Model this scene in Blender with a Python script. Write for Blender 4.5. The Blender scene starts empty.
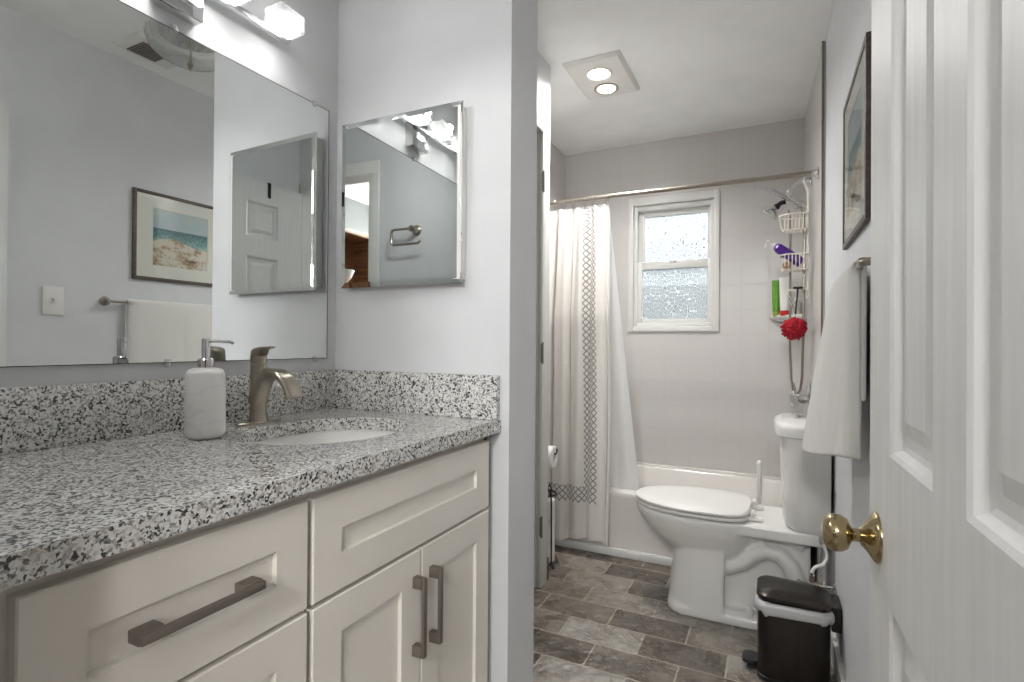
import bpy, bmesh, math, random
from mathutils import Vector, Matrix
from mathutils import noise as mnoise
random.seed(7)
scene = bpy.context.scene
COL = scene.collection
PI = math.pi
D = math.radians

# ------------------------------------------------------------------ camera
cam_data = bpy.data.cameras.new('camera')
cam = bpy.data.objects.new('camera', cam_data)
COL.objects.link(cam)
cam_data.sensor_width = 36.0
cam_data.lens = 36.0 * 533.5 / 1024.0
cam_data.clip_start = 0.01
TH, KP, RO = D(26.2), D(0.274), D(0.388)
vx = Vector((math.cos(TH), math.sin(TH), 0))
vf = Vector((-math.sin(TH) * math.cos(KP), math.cos(TH) * math.cos(KP), math.sin(KP)))
vz = vx.cross(vf)
right = math.cos(RO) * vx + math.sin(RO) * vz
up = -math.sin(RO) * vx + math.cos(RO) * vz
cam.matrix_world = Matrix(((right.x, up.x, -vf.x, 0), (right.y, up.y, -vf.y, 0), (right.z, up.z, -vf.z, 1.12), (0, 0, 0, 1)))
scene.camera = cam

# ------------------------------------------------------------------ world, exposure
w = bpy.data.worlds.new('sky'); scene.world = w
w.use_nodes = True
wb = w.node_tree.nodes['Background']
wb.inputs[0].default_value = (0.86, 0.93, 1.0, 1)
wb.inputs[1].default_value = 0.72
vs = scene.view_settings
vs.view_transform = 'Standard'
try: vs.look = 'None'
except Exception: pass
vs.gamma = 1.0
vs.use_curve_mapping = False
vs.exposure = 1.03

def lamp(name, kind, loc, energy, color=(1, 1, 1), size=0.1, rot=(0, 0, 0), size_y=None, spot=None, spread=None):
    l = bpy.data.lights.new(name, kind)
    l.energy = energy; l.color = color
    if kind == 'AREA':
        l.size = size
        if spread: l.spread = spread
        if size_y: l.shape = 'RECTANGLE'; l.size_y = size_y
    else:
        l.shadow_soft_size = size
    if spot: l.spot_size = spot; l.spot_blend = 0.6
    o = bpy.data.objects.new(name, l); COL.objects.link(o)
    o.location = loc; o.rotation_euler = rot
    return o
# daylight falling on the bathroom window, ceiling lamps of the room, added fill lamps in the hall behind the camera
lamp('daylight', 'AREA', (-0.59, 4.3, 2.35), 26, (0.95, 0.98, 1.0), 0.9, (D(-50), 0, 0))
lamp('tub_lamp', 'AREA', (-0.769, 2.497, 2.424), 16, (1.0, 0.985, 0.965), 0.09, spread=D(150))
lamp('heat_lamp', 'AREA', (-0.779, 2.66, 2.424), 10.5, (1.0, 0.985, 0.965), 0.09, spread=D(150))
lamp('hall_fill', 'AREA', (0.02, -1.7, 2.37), 34, (1.0, 0.995, 0.985), 0.45, (D(45), 0, 0))  # added fill, reaches floor and toilet through the doorway
lamp('hall_side_fill', 'POINT', (0.62, -1.85, 1.74), 74, (1.0, 0.995, 0.985), 0.11)  # made-up source, added to brighten partition and vanity fronts
for cy, ve in ((1.023, 0.03), (0.858, 0.08), (0.693, 0.3), (0.528, 1.2)):      # the lit crystals of the vanity light shine into the room
    lamp('vanity_lamp', 'AREA', (-1.158, cy, 1.992), ve, (1.0, 0.99, 0.97), 0.03, (0, D(-68), 0))

# ------------------------------------------------------------------ mesh helpers
class MB:
    def __init__(s):
        s.bm = bmesh.new(); s.uv = None
    def box(s, x0, x1, y0, y1, z0, z1, bev=0.0, seg=2):
        vs_ = [s.bm.verts.new(p) for p in ((x0, y0, z0), (x1, y0, z0), (x1, y1, z0), (x0, y1, z0), (x0, y0, z1), (x1, y0, z1), (x1, y1, z1), (x0, y1, z1))]
        fs = [s.bm.faces.new([vs_[i] for i in f]) for f in ((3, 2, 1, 0), (4, 5, 6, 7), (0, 1, 5, 4), (1, 2, 6, 5), (2, 3, 7, 6), (3, 0, 4, 7))]
        if bev > 0:
            es = list({e for f in fs for e in f.edges})
            bmesh.ops.bevel(s.bm, geom=es, offset=bev, segments=seg, profile=0.5, affect='EDGES')
        return s
    def loft(s, rings, cap0=True, cap1=True, closed=True):
        R = [[s.bm.verts.new(p) for p in r] for r in rings]
        n = len(R[0])
        for a, b in zip(R[:-1], R[1:]):
            for i in range(n if closed else n - 1):
                j = (i + 1) % n
                s.bm.faces.new((a[i], a[j], b[j], b[i]))
        if cap0: s.bm.faces.new(list(reversed(R[0])))
        if cap1: s.bm.faces.new(R[-1])
        return s
    def lathe(s, prof, c=(0, 0, 0), n=32, axis='Z', sx=1, sy=1):
        rings = []
        for r, h in prof:
            ring = []
            for i in range(n):
                a = 2 * PI * i / n
                p = (r * math.cos(a) * sx, r * math.sin(a) * sy, h)
                if axis == 'X': p = (p[2], p[0], p[1])
                elif axis == 'Y': p = (p[1], p[2], p[0])
                ring.append((c[0] + p[0], c[1] + p[1], c[2] + p[2]))
            rings.append(ring)
        return s.loft(rings)
    def cyl(s, p0, p1, r, n=16, r1=None):
        return s.tube([p0, p1], r, n, radii=[r, r if r1 is None else r1])
    def tube(s, pts, r, n=8, radii=None, closed=False, flat=None):
        P = [Vector(p) for p in pts]
        m = len(P)
        T = []
        for i in range(m):
            if closed: t = P[(i + 1) % m] - P[i - 1]
            else: t = P[min(i + 1, m - 1)] - P[max(i - 1, 0)]
            T.append(t.normalized() if t.length > 1e-9 else Vector((0, 0, 1)))
        u = T[0].orthogonal().normalized()
        rings = []
        for i in range(m):
            u = (u - T[i] * u.dot(T[i])).normalized()
            v = T[i].cross(u)
            rr = radii[i] if radii else r
            rings.append([P[i] + rr * (math.cos(2 * PI * k / n) * u + math.sin(2 * PI * k / n) * v) for k in range(n)])
        if closed:
            rings.append(rings[0]); return s.loft(rings, False, False)
        return s.loft(rings)
    def sphere(s, c, r, n=16, sc=(1, 1, 1)):
        prof = []
        m = n // 2
        rings = []
        for j in range(1, m):
            t = PI * j / m
            rings.append([(c[0] + r * sc[0] * math.sin(t) * math.cos(2 * PI * i / n), c[1] + r * sc[1] * math.sin(t) * math.sin(2 * PI * i / n), c[2] - r * sc[2] * math.cos(t)) for i in range(n)])
        return s.loft(rings)
    def frame(s, x0, x1, z0, z1, wl, wr, wb, wt, y0, y1, bev=0):      # rectangular frame in an xz plane
        s.box(x0, x0 + wl, y0, y1, z0, z1, bev); s.box(x1 - wr, x1, y0, y1, z0, z1, bev)
        s.box(x0 + wl, x1 - wr, y0, y1, z0, z0 + wb, bev); s.box(x0 + wl, x1 - wr, y0, y1, z1 - wt, z1, bev)
        return s
    def quad(s, a, b, c, d):
        s.bm.faces.new([s.bm.verts.new(p) for p in (a, b, c, d)]); return s
    def xf(s, M):
        bmesh.ops.transform(s.bm, matrix=M, verts=s.bm.verts[:]); return s

def link_mesh(name, mb, mat, parent=None, org=(0, 0, 0), smooth=None, mods=()):
    bm = mb.bm
    bmesh.ops.recalc_face_normals(bm, faces=bm.faces[:])
    bmesh.ops.translate(bm, vec=-Vector(org), verts=bm.verts[:])
    me = bpy.data.meshes.new(name)
    bm.to_mesh(me); bm.free()
    o = bpy.data.objects.new(name, me); COL.objects.link(o)
    if mat: me.materials.append(mat)
    if smooth is not None:
        me.polygons.foreach_set('use_smooth', [True] * len(me.polygons))
        if smooth > 0: me.set_sharp_from_angle(angle=D(smooth))
    if parent: o.parent = parent
    for m in mods:
        kind, kw = m
        md = o.modifiers.new(kind.lower(), kind)
        for k, v in kw.items(): setattr(md, k, v)
    return o
ORG = {}
def thing(name, label, cat, loc, group=None):
    o = bpy.data.objects.new(name, None); COL.objects.link(o)
    o.empty_display_size = 0.05
    o.location = loc; ORG[o.name] = Vector(loc)
    o['label'] = label; o['category'] = cat
    if group: o['group'] = group
    return o
def root_org(p):
    while p.parent: p = p.parent
    return ORG.get(p.name, Vector((0, 0, 0)))
def part(name, mb, mat, parent, smooth=35, mods=(), label=None):
    o = link_mesh(name, mb, mat, parent, root_org(parent), smooth, mods)
    if label: o['label'] = label
    return o
def solo(name, mb, mat, label, cat, loc, smooth=35, group=None, mods=()):
    o = link_mesh(name, mb, mat, None, loc, smooth, mods)
    o.location = loc; ORG[o.name] = Vector(loc)
    o['label'] = label; o['category'] = cat
    if group: o['group'] = group
    return o
def struct(name, mb, mat, label=None, cat=None, smooth=30, parent=None):
    o = link_mesh(name, mb, mat, parent, (0, 0, 0), smooth)
    if parent is None:
        o['kind'] = 'structure'
        if label: o['label'] = label
        if cat: o['category'] = cat
    return o

# ------------------------------------------------------------------ materials
def lin(c): c /= 255.0; return c / 12.92 if c <= 0.04045 else ((c + 0.055) / 1.055) ** 2.4
def rgb(r, g, b): return (lin(r), lin(g), lin(b), 1)
class NT:
    def __init__(s, name):
        s.m = bpy.data.materials.new(name); s.m.use_nodes = True
        s.t = s.m.node_tree; s.b = s.t.nodes['Principled BSDF']; s.out = s.t.nodes['Material Output']
    def n(s, t, **kw):
        x = s.t.nodes.new(t)
        for k, v in kw.items():
            if k in ('operation', 'blend_type', 'data_type', 'noise_dimensions', 'feature', 'offset', 'offset_frequency', 'squash', 'interpolation_type', 'wave_type', 'bands_direction', 'distance'): setattr(x, k, v)
            else: x.inputs[k].default_value = v
        return x
    def l(s, a, b): s.t.links.new(a, b)
    def math(s, op, a, b=None, c=None):
        x = s.n('ShaderNodeMath', operation=op)
        for i, q in enumerate((a, b, c)):
            if q is None: continue
            if isinstance(q, (int, float)): x.inputs[i].default_value = q
            else: s.l(q, x.inputs[i])
        return x.outputs[0]
    def coord(s, kind='Object'): return s.n('ShaderNodeTexCoord').outputs[kind]
    def noise(s, scale, detail=3, vec=None, rough=0.5):
        x = s.n('ShaderNodeTexNoise'); x.inputs['Scale'].default_value = scale; x.inputs['Detail'].default_value = detail; x.inputs['Roughness'].default_value = rough
        if vec is not None: s.l(vec, x.inputs['Vector'])
        return x.outputs['Fac']
    def ramp(s, fac, stops, interp='LINEAR'):
        x = s.t.nodes.new('ShaderNodeValToRGB'); cr = x.color_ramp; cr.interpolation = interp
        cr.elements[0].position, cr.elements[0].color = stops[0]
        cr.elements[1].position, cr.elements[1].color = stops[1]
        for p, c in stops[2:]:
            e = cr.elements.new(p); e.color = c
        s.l(fac, x.inputs[0]); return x.outputs[0]
    def mix(s, fac, a, b, blend='MIX'):
        x = s.n('ShaderNodeMix', data_type='RGBA', blend_type=blend)
        for q, i in ((fac, 0), (a, 6), (b, 7)):
            if isinstance(q, (int, float, tuple)): x.inputs[i].default_value = q
            else: s.l(q, x.inputs[i])
        return x.outputs[2]
    def bump(s, h, strength=0.2, dist=0.01):
        x = s.n('ShaderNodeBump'); x.inputs['Strength'].default_value = strength; x.inputs['Distance'].default_value = dist
        s.l(h, x.inputs['Height']); s.l(x.outputs[0], s.b.inputs['Normal']); return x
    def set(s, **kw):
        for k, v in kw.items(): s.b.inputs[k.replace('_', ' ')].default_value = v
        return s
def plain(name, col, rough=0.5, metal=0.0, var=0.03, nscale=6.0, bump=0.0, bscale=80.0, **kw):
    """a paint, plastic or metal with faint procedural tone variation and optional fine relief"""
    N = NT(name); c = N.coord()
    f = N.noise(nscale, 3, c)
    lo = tuple(max(0, x * (1 - var)) for x in col[:3]) + (1,); hi = tuple(min(1, x * (1 + var)) for x in col[:3]) + (1,)
    N.l(N.ramp(f, [(0.3, lo), (0.7, hi)]), N.b.inputs['Base Color'])
    N.set(Roughness=rough, Metallic=metal, **kw)
    if bump: N.bump(N.noise(bscale, 4, c), bump, 0.003)
    return N.m
M = {}
M['wall'] = plain('wall_paint', rgb(214, 215, 217), 0.55, bump=0.06, bscale=220)
M['ceiling'] = plain('ceiling_paint', rgb(247, 247, 246), 0.7, bump=0.05, bscale=200)
M['trim'] = plain('trim_paint', rgb(222, 222, 218), 0.35, var=0.01)
M['cabinet'] = plain('cabinet_paint', rgb(228, 223, 215), 0.38, var=0.012, bump=0.02, bscale=160)
M['cab_dark'] = plain('cabinet_inside', rgb(120, 115, 108), 0.6)
M['ceramic'] = plain('white_ceramic', rgb(226, 225, 221), 0.09, var=0.005, Specular_IOR_Level=0.6)
M['acrylic'] = plain('tub_enamel', rgb(226, 222, 217), 0.18, var=0.01)
M['plastic'] = plain('white_plastic', rgb(228, 226, 222), 0.3, var=0.01)
M['chrome'] = plain('chrome', rgb(215, 215, 215), 0.08, 1.0, var=0.01)
M['nickel'] = plain('brushed_nickel', rgb(168, 160, 148), 0.28, 1.0, var=0.05, nscale=40)
M['pull'] = plain('satin_nickel_pull', rgb(132, 123, 115), 0.42, 0.7, var=0.04, nscale=40)
M['brass'] = plain('worn_brass', rgb(176, 158, 122), 0.16, 1.0, var=0.12, nscale=30)
M['hinge'] = plain('hinge_steel', rgb(130, 124, 116), 0.35, 1.0)
M['black'] = plain('black_metal', rgb(28, 26, 25), 0.4, 0.3)
M['rubber'] = plain('black_plastic', rgb(24, 23, 23), 0.45)
M['paper'] = plain('tissue_paper', rgb(236, 234, 229), 0.95, bump=0.15, bscale=300)
M['wire'] = plain('white_coated_wire', rgb(236, 230, 220), 0.35)
M['bag'] = plain('bin_bag_film', rgb(188, 188, 188), 0.3, bump=0.5, bscale=60)
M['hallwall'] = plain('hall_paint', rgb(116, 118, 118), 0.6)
M['matte'] = plain('mat_board', rgb(228, 225, 216), 0.8)
M['purple'] = plain('purple_plastic', rgb(74, 22, 128), 0.3)
M['lilac'] = plain('lilac_label', rgb(196, 178, 214), 0.4)
M['green'] = plain('green_plastic', rgb(92, 152, 36), 0.35, var=0.15, nscale=30)
M['redcap'] = plain('red_plastic', rgb(200, 24, 22), 0.3)
M['tan'] = plain('tan_cap', rgb(165, 118, 92), 0.4)
M['loofah'] = plain('red_mesh', rgb(176, 14, 36), 0.6, var=0.3, nscale=50, bump=0.6, bscale=120)
M['gap'] = plain('tile_edge_strip', rgb(120, 114, 106), 0.8)  # one even darker tone for the thin strip at the tile edge

def m_mirror():
    N = NT('mirror_silver'); N.set(Base_Color=(0.80, 0.825, 0.815, 1), Metallic=1.0, Roughness=0.0); return N.m
M['mirror'] = m_mirror()
def m_granite():
    N = NT('speckled_granite'); c = N.coord()
    v = N.n('ShaderNodeTexVoronoi', feature='F1'); v.inputs['Scale'].default_value = 265; 
    dis = N.n('ShaderNodeVectorMath', operation='MULTIPLY_ADD')
    nz = N.n('ShaderNodeTexNoise'); nz.inputs['Scale'].default_value = 130; N.l(c, nz.inputs['Vector'])
    N.l(nz.outputs['Color'], dis.inputs[0]); dis.inputs[1].default_value = (0.009,) * 3; N.l(c, dis.inputs[2])
    N.l(dis.outputs[0], v.inputs['Vector'])
    cell = N.n('ShaderNodeSeparateColor'); N.l(v.outputs['Color'], cell.inputs[0])
    clus = N.noise(60, 2, c)
    k = N.math('ADD', N.math('MULTIPLY', cell.outputs[0], 0.62), N.math('MULTIPLY', clus, 0.62))
    col = N.ramp(k, [(0.0, rgb(40, 39, 40)), (0.35, rgb(50, 48, 48)), (0.40, rgb(98, 96, 95)), (0.49, rgb(152, 151, 149)), (0.56, rgb(208, 208, 205)), (0.78, rgb(228, 228, 225)), (0.94, rgb(170, 164, 156))])
    N.l(col, N.b.inputs['Base Color']); N.set(Roughness=0.12, Specular_IOR_Level=0.9, Coat_Weight=0.15, Coat_Roughness=0.06)
    return N.m
M['granite'] = m_granite()
def m_floor():
    N = NT('slate_tile'); c = N.coord()
    mp = N.n('ShaderNodeMapping'); N.l(c, mp.inputs[0]); mp.inputs['Location'].default_value = (-0.155 + 3.0, 0.016 + 3.0, 0)
    b = N.n('ShaderNodeTexBrick', offset=0.5, offset_frequency=2, squash=1.0)
    N.l(mp.outputs[0], b.inputs['Vector'])
    b.inputs['Scale'].default_value = 1.0; b.inputs['Brick Width'].default_value = 0.30; b.inputs['Row Height'].default_value = 0.15
    b.inputs['Mortar Size'].default_value = 0.0032; b.inputs['Mortar Smooth'].default_value = 0.15; b.inputs['Bias'].default_value = 0.0
    b.inputs['Color1'].default_value = (0, 0, 0, 1); b.inputs['Color2'].default_value = (1, 1, 1, 1); b.inputs['Mortar'].default_value = (0.5, 0.5, 0.5, 1)
    sep = N.n('ShaderNodeSeparateColor'); N.l(b.outputs['Color'], sep.inputs[0])
    tile = sep.outputs[0]
    n1 = N.noise(9, 5, c); n2 = N.noise(60, 6, c, 0.6)
    k = N.math('ADD', N.math('MULTIPLY', tile, 0.35), N.math('ADD', N.math('MULTIPLY', n1, 0.5), N.math('MULTIPLY', n2, 0.25)))
    col = N.ramp(k, [(0.3, rgb(70, 61, 53)), (0.45, rgb(96, 87, 78)), (0.6, rgb(124, 115, 105)), (0.75, rgb(152, 147, 140))])
    N.l(N.mix(b.outputs['Fac'], col, rgb(176, 164, 150)), N.b.inputs['Base Color'])
    crack = N.n('ShaderNodeTexVoronoi', feature='DISTANCE_TO_EDGE'); crack.inputs['Scale'].default_value = 9
    wob = N.n('ShaderNodeVectorMath', operation='MULTIPLY_ADD'); nz = N.n('ShaderNodeTexNoise'); nz.inputs['Scale'].default_value = 14; nz.inputs['Detail'].default_value = 5
    N.l(c, nz.inputs['Vector']); N.l(nz.outputs['Color'], wob.inputs[0]); wob.inputs[1].default_value = (0.16,) * 3; N.l(c, wob.inputs[2]); N.l(wob.outputs[0], crack.inputs['Vector'])
    ck = N.math('MINIMUM', N.math('MULTIPLY', crack.outputs['Distance'], 14.0), 1.0)
    h = N.math('ADD', N.math('MULTIPLY', n2, 0.04), N.math('ADD', N.math('MULTIPLY', N.noise(18, 2, c, 0.5), 1.3), N.math('MULTIPLY', ck, 0.14)))
    h = N.math('SUBTRACT', h, N.math('MULTIPLY', b.outputs['Fac'], 0.5))
    N.bump(h, 1.0, 0.012)
    N.l(N.math('MULTIPLY_ADD', n1, 0.25, 0.16), N.b.inputs['Roughness']); N.set(Specular_IOR_Level=0.85)
    return N.m
M['floor'] = m_floor()
def m_walltile(name, ax):
    """six inch embossed wall tile with cut corners; ax = which object axes run across the wall"""
    N = NT(name); c = N.coord()
    s = N.n('ShaderNodeSeparateXYZ'); N.l(c, s.inputs[0])
    P = 0.152
    a = N.math('ADD', s.outputs[0 if ax == 'x' else 1], 3.04 + 0.03); b = N.math('ADD', s.outputs[2], 0.03)
    fa = N.math('FRACT', N.math('DIVIDE', a, P)); fb = N.math('FRACT', N.math('DIVIDE', b, P))
    da = N.math('ABSOLUTE', N.math('SUBTRACT', fa, 0.5)); db = N.math('ABSOLUTE', N.math('SUBTRACT', fb, 0.5))
    edge = N.math('MAXIMUM', da, db)
    def line(v, at, wd): return N.math('SUBTRACT', 1.0, N.math('MINIMUM', N.math('DIVIDE', N.math('ABSOLUTE', N.math('SUBTRACT', v, at)), wd), 1.0))
    g = line(edge, 0.5, 0.014)
    oct_ = N.math('MAXIMUM', edge, N.math('SUBTRACT', N.math('ADD', da, db), 0.39))
    inner = line(oct_, 0.455, 0.02)
    # only every second column carries the inner emboss
    g2 = N.math('ADD', N.math('MULTIPLY', g, 1.0), N.math('MULTIPLY', inner, 0.45))
    col = N.mix(N.math('MINIMUM', N.math('MULTIPLY', g2, 0.22), 1.0), rgb(208, 205, 202), rgb(170, 166, 162))
    N.l(N.mix(N.math('MULTIPLY', N.noise(3, 3, c), 0.12), col, rgb(200, 194, 190)), N.b.inputs['Base Color'])
    N.bump(N.math('MULTIPLY', g2, -1.0), 0.25, 0.002); N.set(Roughness=0.28)
    return N.m
M['tile_x'] = m_walltile('embossed_tile_back', 'x'); M['tile_y'] = m_walltile('embossed_tile_side', 'y')
def m_towel():
    N = NT('terry_cloth'); c = N.coord(); N.set(Base_Color=rgb(224, 222, 217), Roughness=1.0, Sheen_Weight=0.4)
    N.bump(N.noise(420, 4, c, 0.7), 0.7, 0.004); return N.m
M['towel'] = m_towel()
def m_curtain():
    N = NT('curtain_cotton'); uv = N.coord('UV'); s = N.n('ShaderNodeSeparateXYZ'); N.l(uv, s.inputs[0])
    U, V = s.outputs[0], s.outputs[1]
    P = 0.034
    def diag(sign):
        x = N.math('FRACT', N.math('DIVIDE', N.math('ADD', N.math('ADD', U, 9.0), N.math('MULTIPLY', V, sign)), P))
        return N.math('LESS_THAN', N.math('ABSOLUTE', N.math('SUBTRACT', x, 0.5)), 0.13)
    tr = N.math('MAXIMUM', diag(1.0), diag(-1.0))
    def band(x, a, b): return N.math('MULTIPLY', N.math('GREATER_THAN', x, a), N.math('LESS_THAN', x, b))
    vb = N.math('MULTIPLY', band(U, -0.01, 0.095), N.math('GREATER_THAN', V, 0.20))
    hb = N.math('MULTIPLY', band(V, 0.20, 0.285), N.math('LESS_THAN', U, 0.095))
    mask = N.math('MULTIPLY', tr, N.math('MAXIMUM', vb, hb))
    N.l(N.mix(mask, rgb(232, 228, 222), rgb(120, 118, 118)), N.b.inputs['Base Color'])
    N.set(Roughness=0.9); N.b.inputs['Sheen Weight'].default_value = 0.2
    c = N.coord(); N.bump(N.noise(350, 3, c), 0.15, 0.002)
    tl = N.n('ShaderNodeBsdfTranslucent'); tl.inputs[0].default_value = rgb(240, 234, 228)
    mx = N.n('ShaderNodeMixShader'); mx.inputs[0].default_value = 0.22
    N.l(N.b.outputs[0], mx.inputs[1]); N.l(tl.outputs[0], mx.inputs[2]); N.l(mx.outputs[0], N.out.inputs[0])
    return N.m
M['curtain'] = m_curtain()
def m_liner():
    N = NT('liner_film'); N.set(Base_Color=rgb(240, 240, 240), Roughness=0.5); c = N.coord(); N.bump(N.noise(40, 3, c), 0.1, 0.003)
    tl = N.n('ShaderNodeBsdfTranslucent'); tl.inputs[0].default_value = rgb(246, 246, 246)
    mx = N.n('ShaderNodeMixShader'); mx.inputs[0].default_value = 0.45
    N.l(N.b.outputs[0], mx.inputs[1]); N.l(tl.outputs[0], mx.inputs[2]); N.l(mx.outputs[0], N.out.inputs[0]); return N.m
M['liner'] = m_liner()
def m_pane():
    N = NT('patterned_glass'); c = N.coord()
    v = N.n('ShaderNodeTexVoronoi', feature='DISTANCE_TO_EDGE'); v.inputs['Scale'].default_value = 38; N.l(c, v.inputs['Vector'])
    wv = N.n('ShaderNodeTexNoise'); wv.inputs['Scale'].default_value = 26; N.l(c, wv.inputs['Vector'])
    k = N.math('MINIMUM', N.math('MULTIPLY', v.outputs['Distance'], 5.0), 1.0)
    tc = N.ramp(k, [(0.0, (0.98, 0.99, 0.99, 1)), (0.22, (0.9, 0.92, 0.92, 1)), (0.42, (0.30, 0.32, 0.32, 1)), (0.62, (0.34, 0.36, 0.36, 1)), (0.9, (0.62, 0.64, 0.64, 1))])
    tr = N.n('ShaderNodeBsdfTransparent'); N.l(tc, tr.inputs[0])
    tl = N.n('ShaderNodeBsdfTranslucent'); N.l(tc, tl.inputs[0])
    gl = N.n('ShaderNodeBsdfGlossy'); gl.inputs['Roughness'].default_value = 0.1
    bp = N.n('ShaderNodeBump'); bp.inputs['Strength'].default_value = 0.6; bp.inputs['Distance'].default_value = 0.004; N.l(k, bp.inputs['Height']); N.l(bp.outputs[0], gl.inputs['Normal'])
    m1 = N.n('ShaderNodeMixShader'); m1.inputs[0].default_value = 0.30; N.l(tr.outputs[0], m1.inputs[1]); N.l(tl.outputs[0], m1.inputs[2])
    m2 = N.n('ShaderNodeMixShader'); m2.inputs[0].default_value = 0.07; N.l(m1.outputs[0], m2.inputs[1]); N.l(gl.outputs[0], m2.inputs[2])
    N.l(m2.outputs[0], N.out.inputs[0]); return N.m
M['pane'] = m_pane()
def m_clear(name, tint=(0.95, 0.96, 0.96, 1), gloss=0.18, white=0.0, rough=0.03, blend=0.35):
    N = NT(name); tr = N.n('ShaderNodeBsdfTransparent'); tr.inputs[0].default_value = tint
    gl = N.n('ShaderNodeBsdfGlossy'); gl.inputs['Roughness'].default_value = rough
    c = N.coord(); bp = N.n('ShaderNodeBump'); bp.inputs['Strength'].default_value = 0.15; N.l(N.noise(30, 2, c), bp.inputs['Height']); N.l(bp.outputs[0], gl.inputs['Normal'])
    lw = N.n('ShaderNodeLayerWeight'); lw.inputs[0].default_value = blend
    f = N.math('MINIMUM', N.math('ADD', lw.outputs['Facing'], gloss), 1.0)
    m1 = N.n('ShaderNodeMixShader'); N.l(f, m1.inputs[0]); N.l(tr.outputs[0], m1.inputs[1]); N.l(gl.outputs[0], m1.inputs[2])
    last = m1
    if white:
        df = N.n('ShaderNodeBsdfTranslucent'); df.inputs[0].default_value = (0.95, 0.95, 0.95, 1)
        m2 = N.n('ShaderNodeMixShader'); m2.inputs[0].default_value = white; N.l(m1.outputs[0], m2.inputs[1]); N.l(df.outputs[0], m2.inputs[2]); last = m2
    N.l(last.outputs[0], N.out.inputs[0]); return N.m
M['clear'] = m_clear('clear_plastic')
M['picglass'] = m_clear('picture_glass', (0.97, 0.98, 0.98, 1), 0.0, rough=0.02, blend=0.1)
M['crystal'] = m_clear('crystal_glass', (0.93, 0.94, 0.94, 1), 0.22, 0.10, 0.05)
M['dome'] = m_clear('fluted_glass', (0.90, 0.91, 0.90, 1), 0.12, 0.08, 0.08)
def m_emit(name, col, strength):
    N = NT(name); N.set(Base_Color=col); N.b.inputs['Emission Color'].default_value = col; N.b.inputs['Emission Strength'].default_value = strength
    c = N.coord(); N.l(N.math('MULTIPLY_ADD', N.noise(20, 1, c), 0.2 * strength, 0.9 * strength), N.b.inputs['Emission Strength']); return N.m
M['globe'] = m_clear('fill_globe', (0.97, 0.97, 0.96, 1), 0.05, 0.3, 0.1)
M['led'] = m_emit('led_panel', (1, 0.99, 0.97, 1), 30)
M['bulb'] = m_emit('warm_bulb', (1, 0.92, 0.8, 1), 9)
M['bulb2'] = m_emit('dim_bulb', (1, 0.93, 0.86, 1), 1.3)
def m_wood(name, dark, light, scale=1.0, rough=0.5, axis='y'):
    N = NT(name); c = N.coord(); mp = N.n('ShaderNodeMapping'); N.l(c, mp.inputs[0])
    mp.inputs['Scale'].default_value = {'y': (60, 4, 60), 'z': (60, 60, 4), 'x': (4, 60, 60)}[axis]
    f = N.noise(scale, 5, mp.outputs[0]); N.l(N.ramp(f, [(0.3, dark), (0.7, light)]), N.b.inputs['Base Color']); N.set(Roughness=rough); N.bump(f, 0.1, 0.002); return N.m
M['frame'] = m_wood('brown_frame_wood', rgb(70, 60, 54), rgb(104, 92, 84))
M['dresser'] = m_wood('brown_dresser_wood', rgb(84, 54, 34), rgb(140, 98, 64), axis='x')
M['doorpaint'] = m_wood('door_paint_grain', rgb(214, 214, 212), rgb(224, 224, 222), rough=0.45, axis='z')
def m_marble():
    N = NT('white_marble'); c = N.coord(); mp = N.n('ShaderNodeMapping'); N.l(c, mp.inputs[0]); mp.inputs['Rotation'].default_value = (0.3, 0.25, 0.5); mp.inputs['Scale'].default_value = (1, 1, 3.2)
    f = N.noise(4.5, 3, mp.outputs[0], 0.5); v = N.math('ABSOLUTE', N.math('SUBTRACT', f, 0.5))
    N.l(N.ramp(v, [(0.0, rgb(228, 227, 226)), (0.008, rgb(234, 233, 231)), (0.025, rgb(238, 237, 234))]), N.b.inputs['Base Color']); N.set(Roughness=0.35); return N.m
M['marble'] = m_marble()
def m_steel():
    N = NT('dark_brushed_steel'); c = N.coord(); mp = N.n('ShaderNodeMapping'); N.l(c, mp.inputs[0]); mp.inputs['Scale'].default_value = (30, 30, 0.5)
    f = N.noise(2.0, 4, mp.outputs[0]); N.l(N.ramp(f, [(0.3, rgb(56, 51, 49)), (0.7, rgb(62, 57, 54))]), N.b.inputs['Base Color']); N.set(Roughness=0.33, Metallic=0.85); return N.m
M['steel'] = m_steel()
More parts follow.
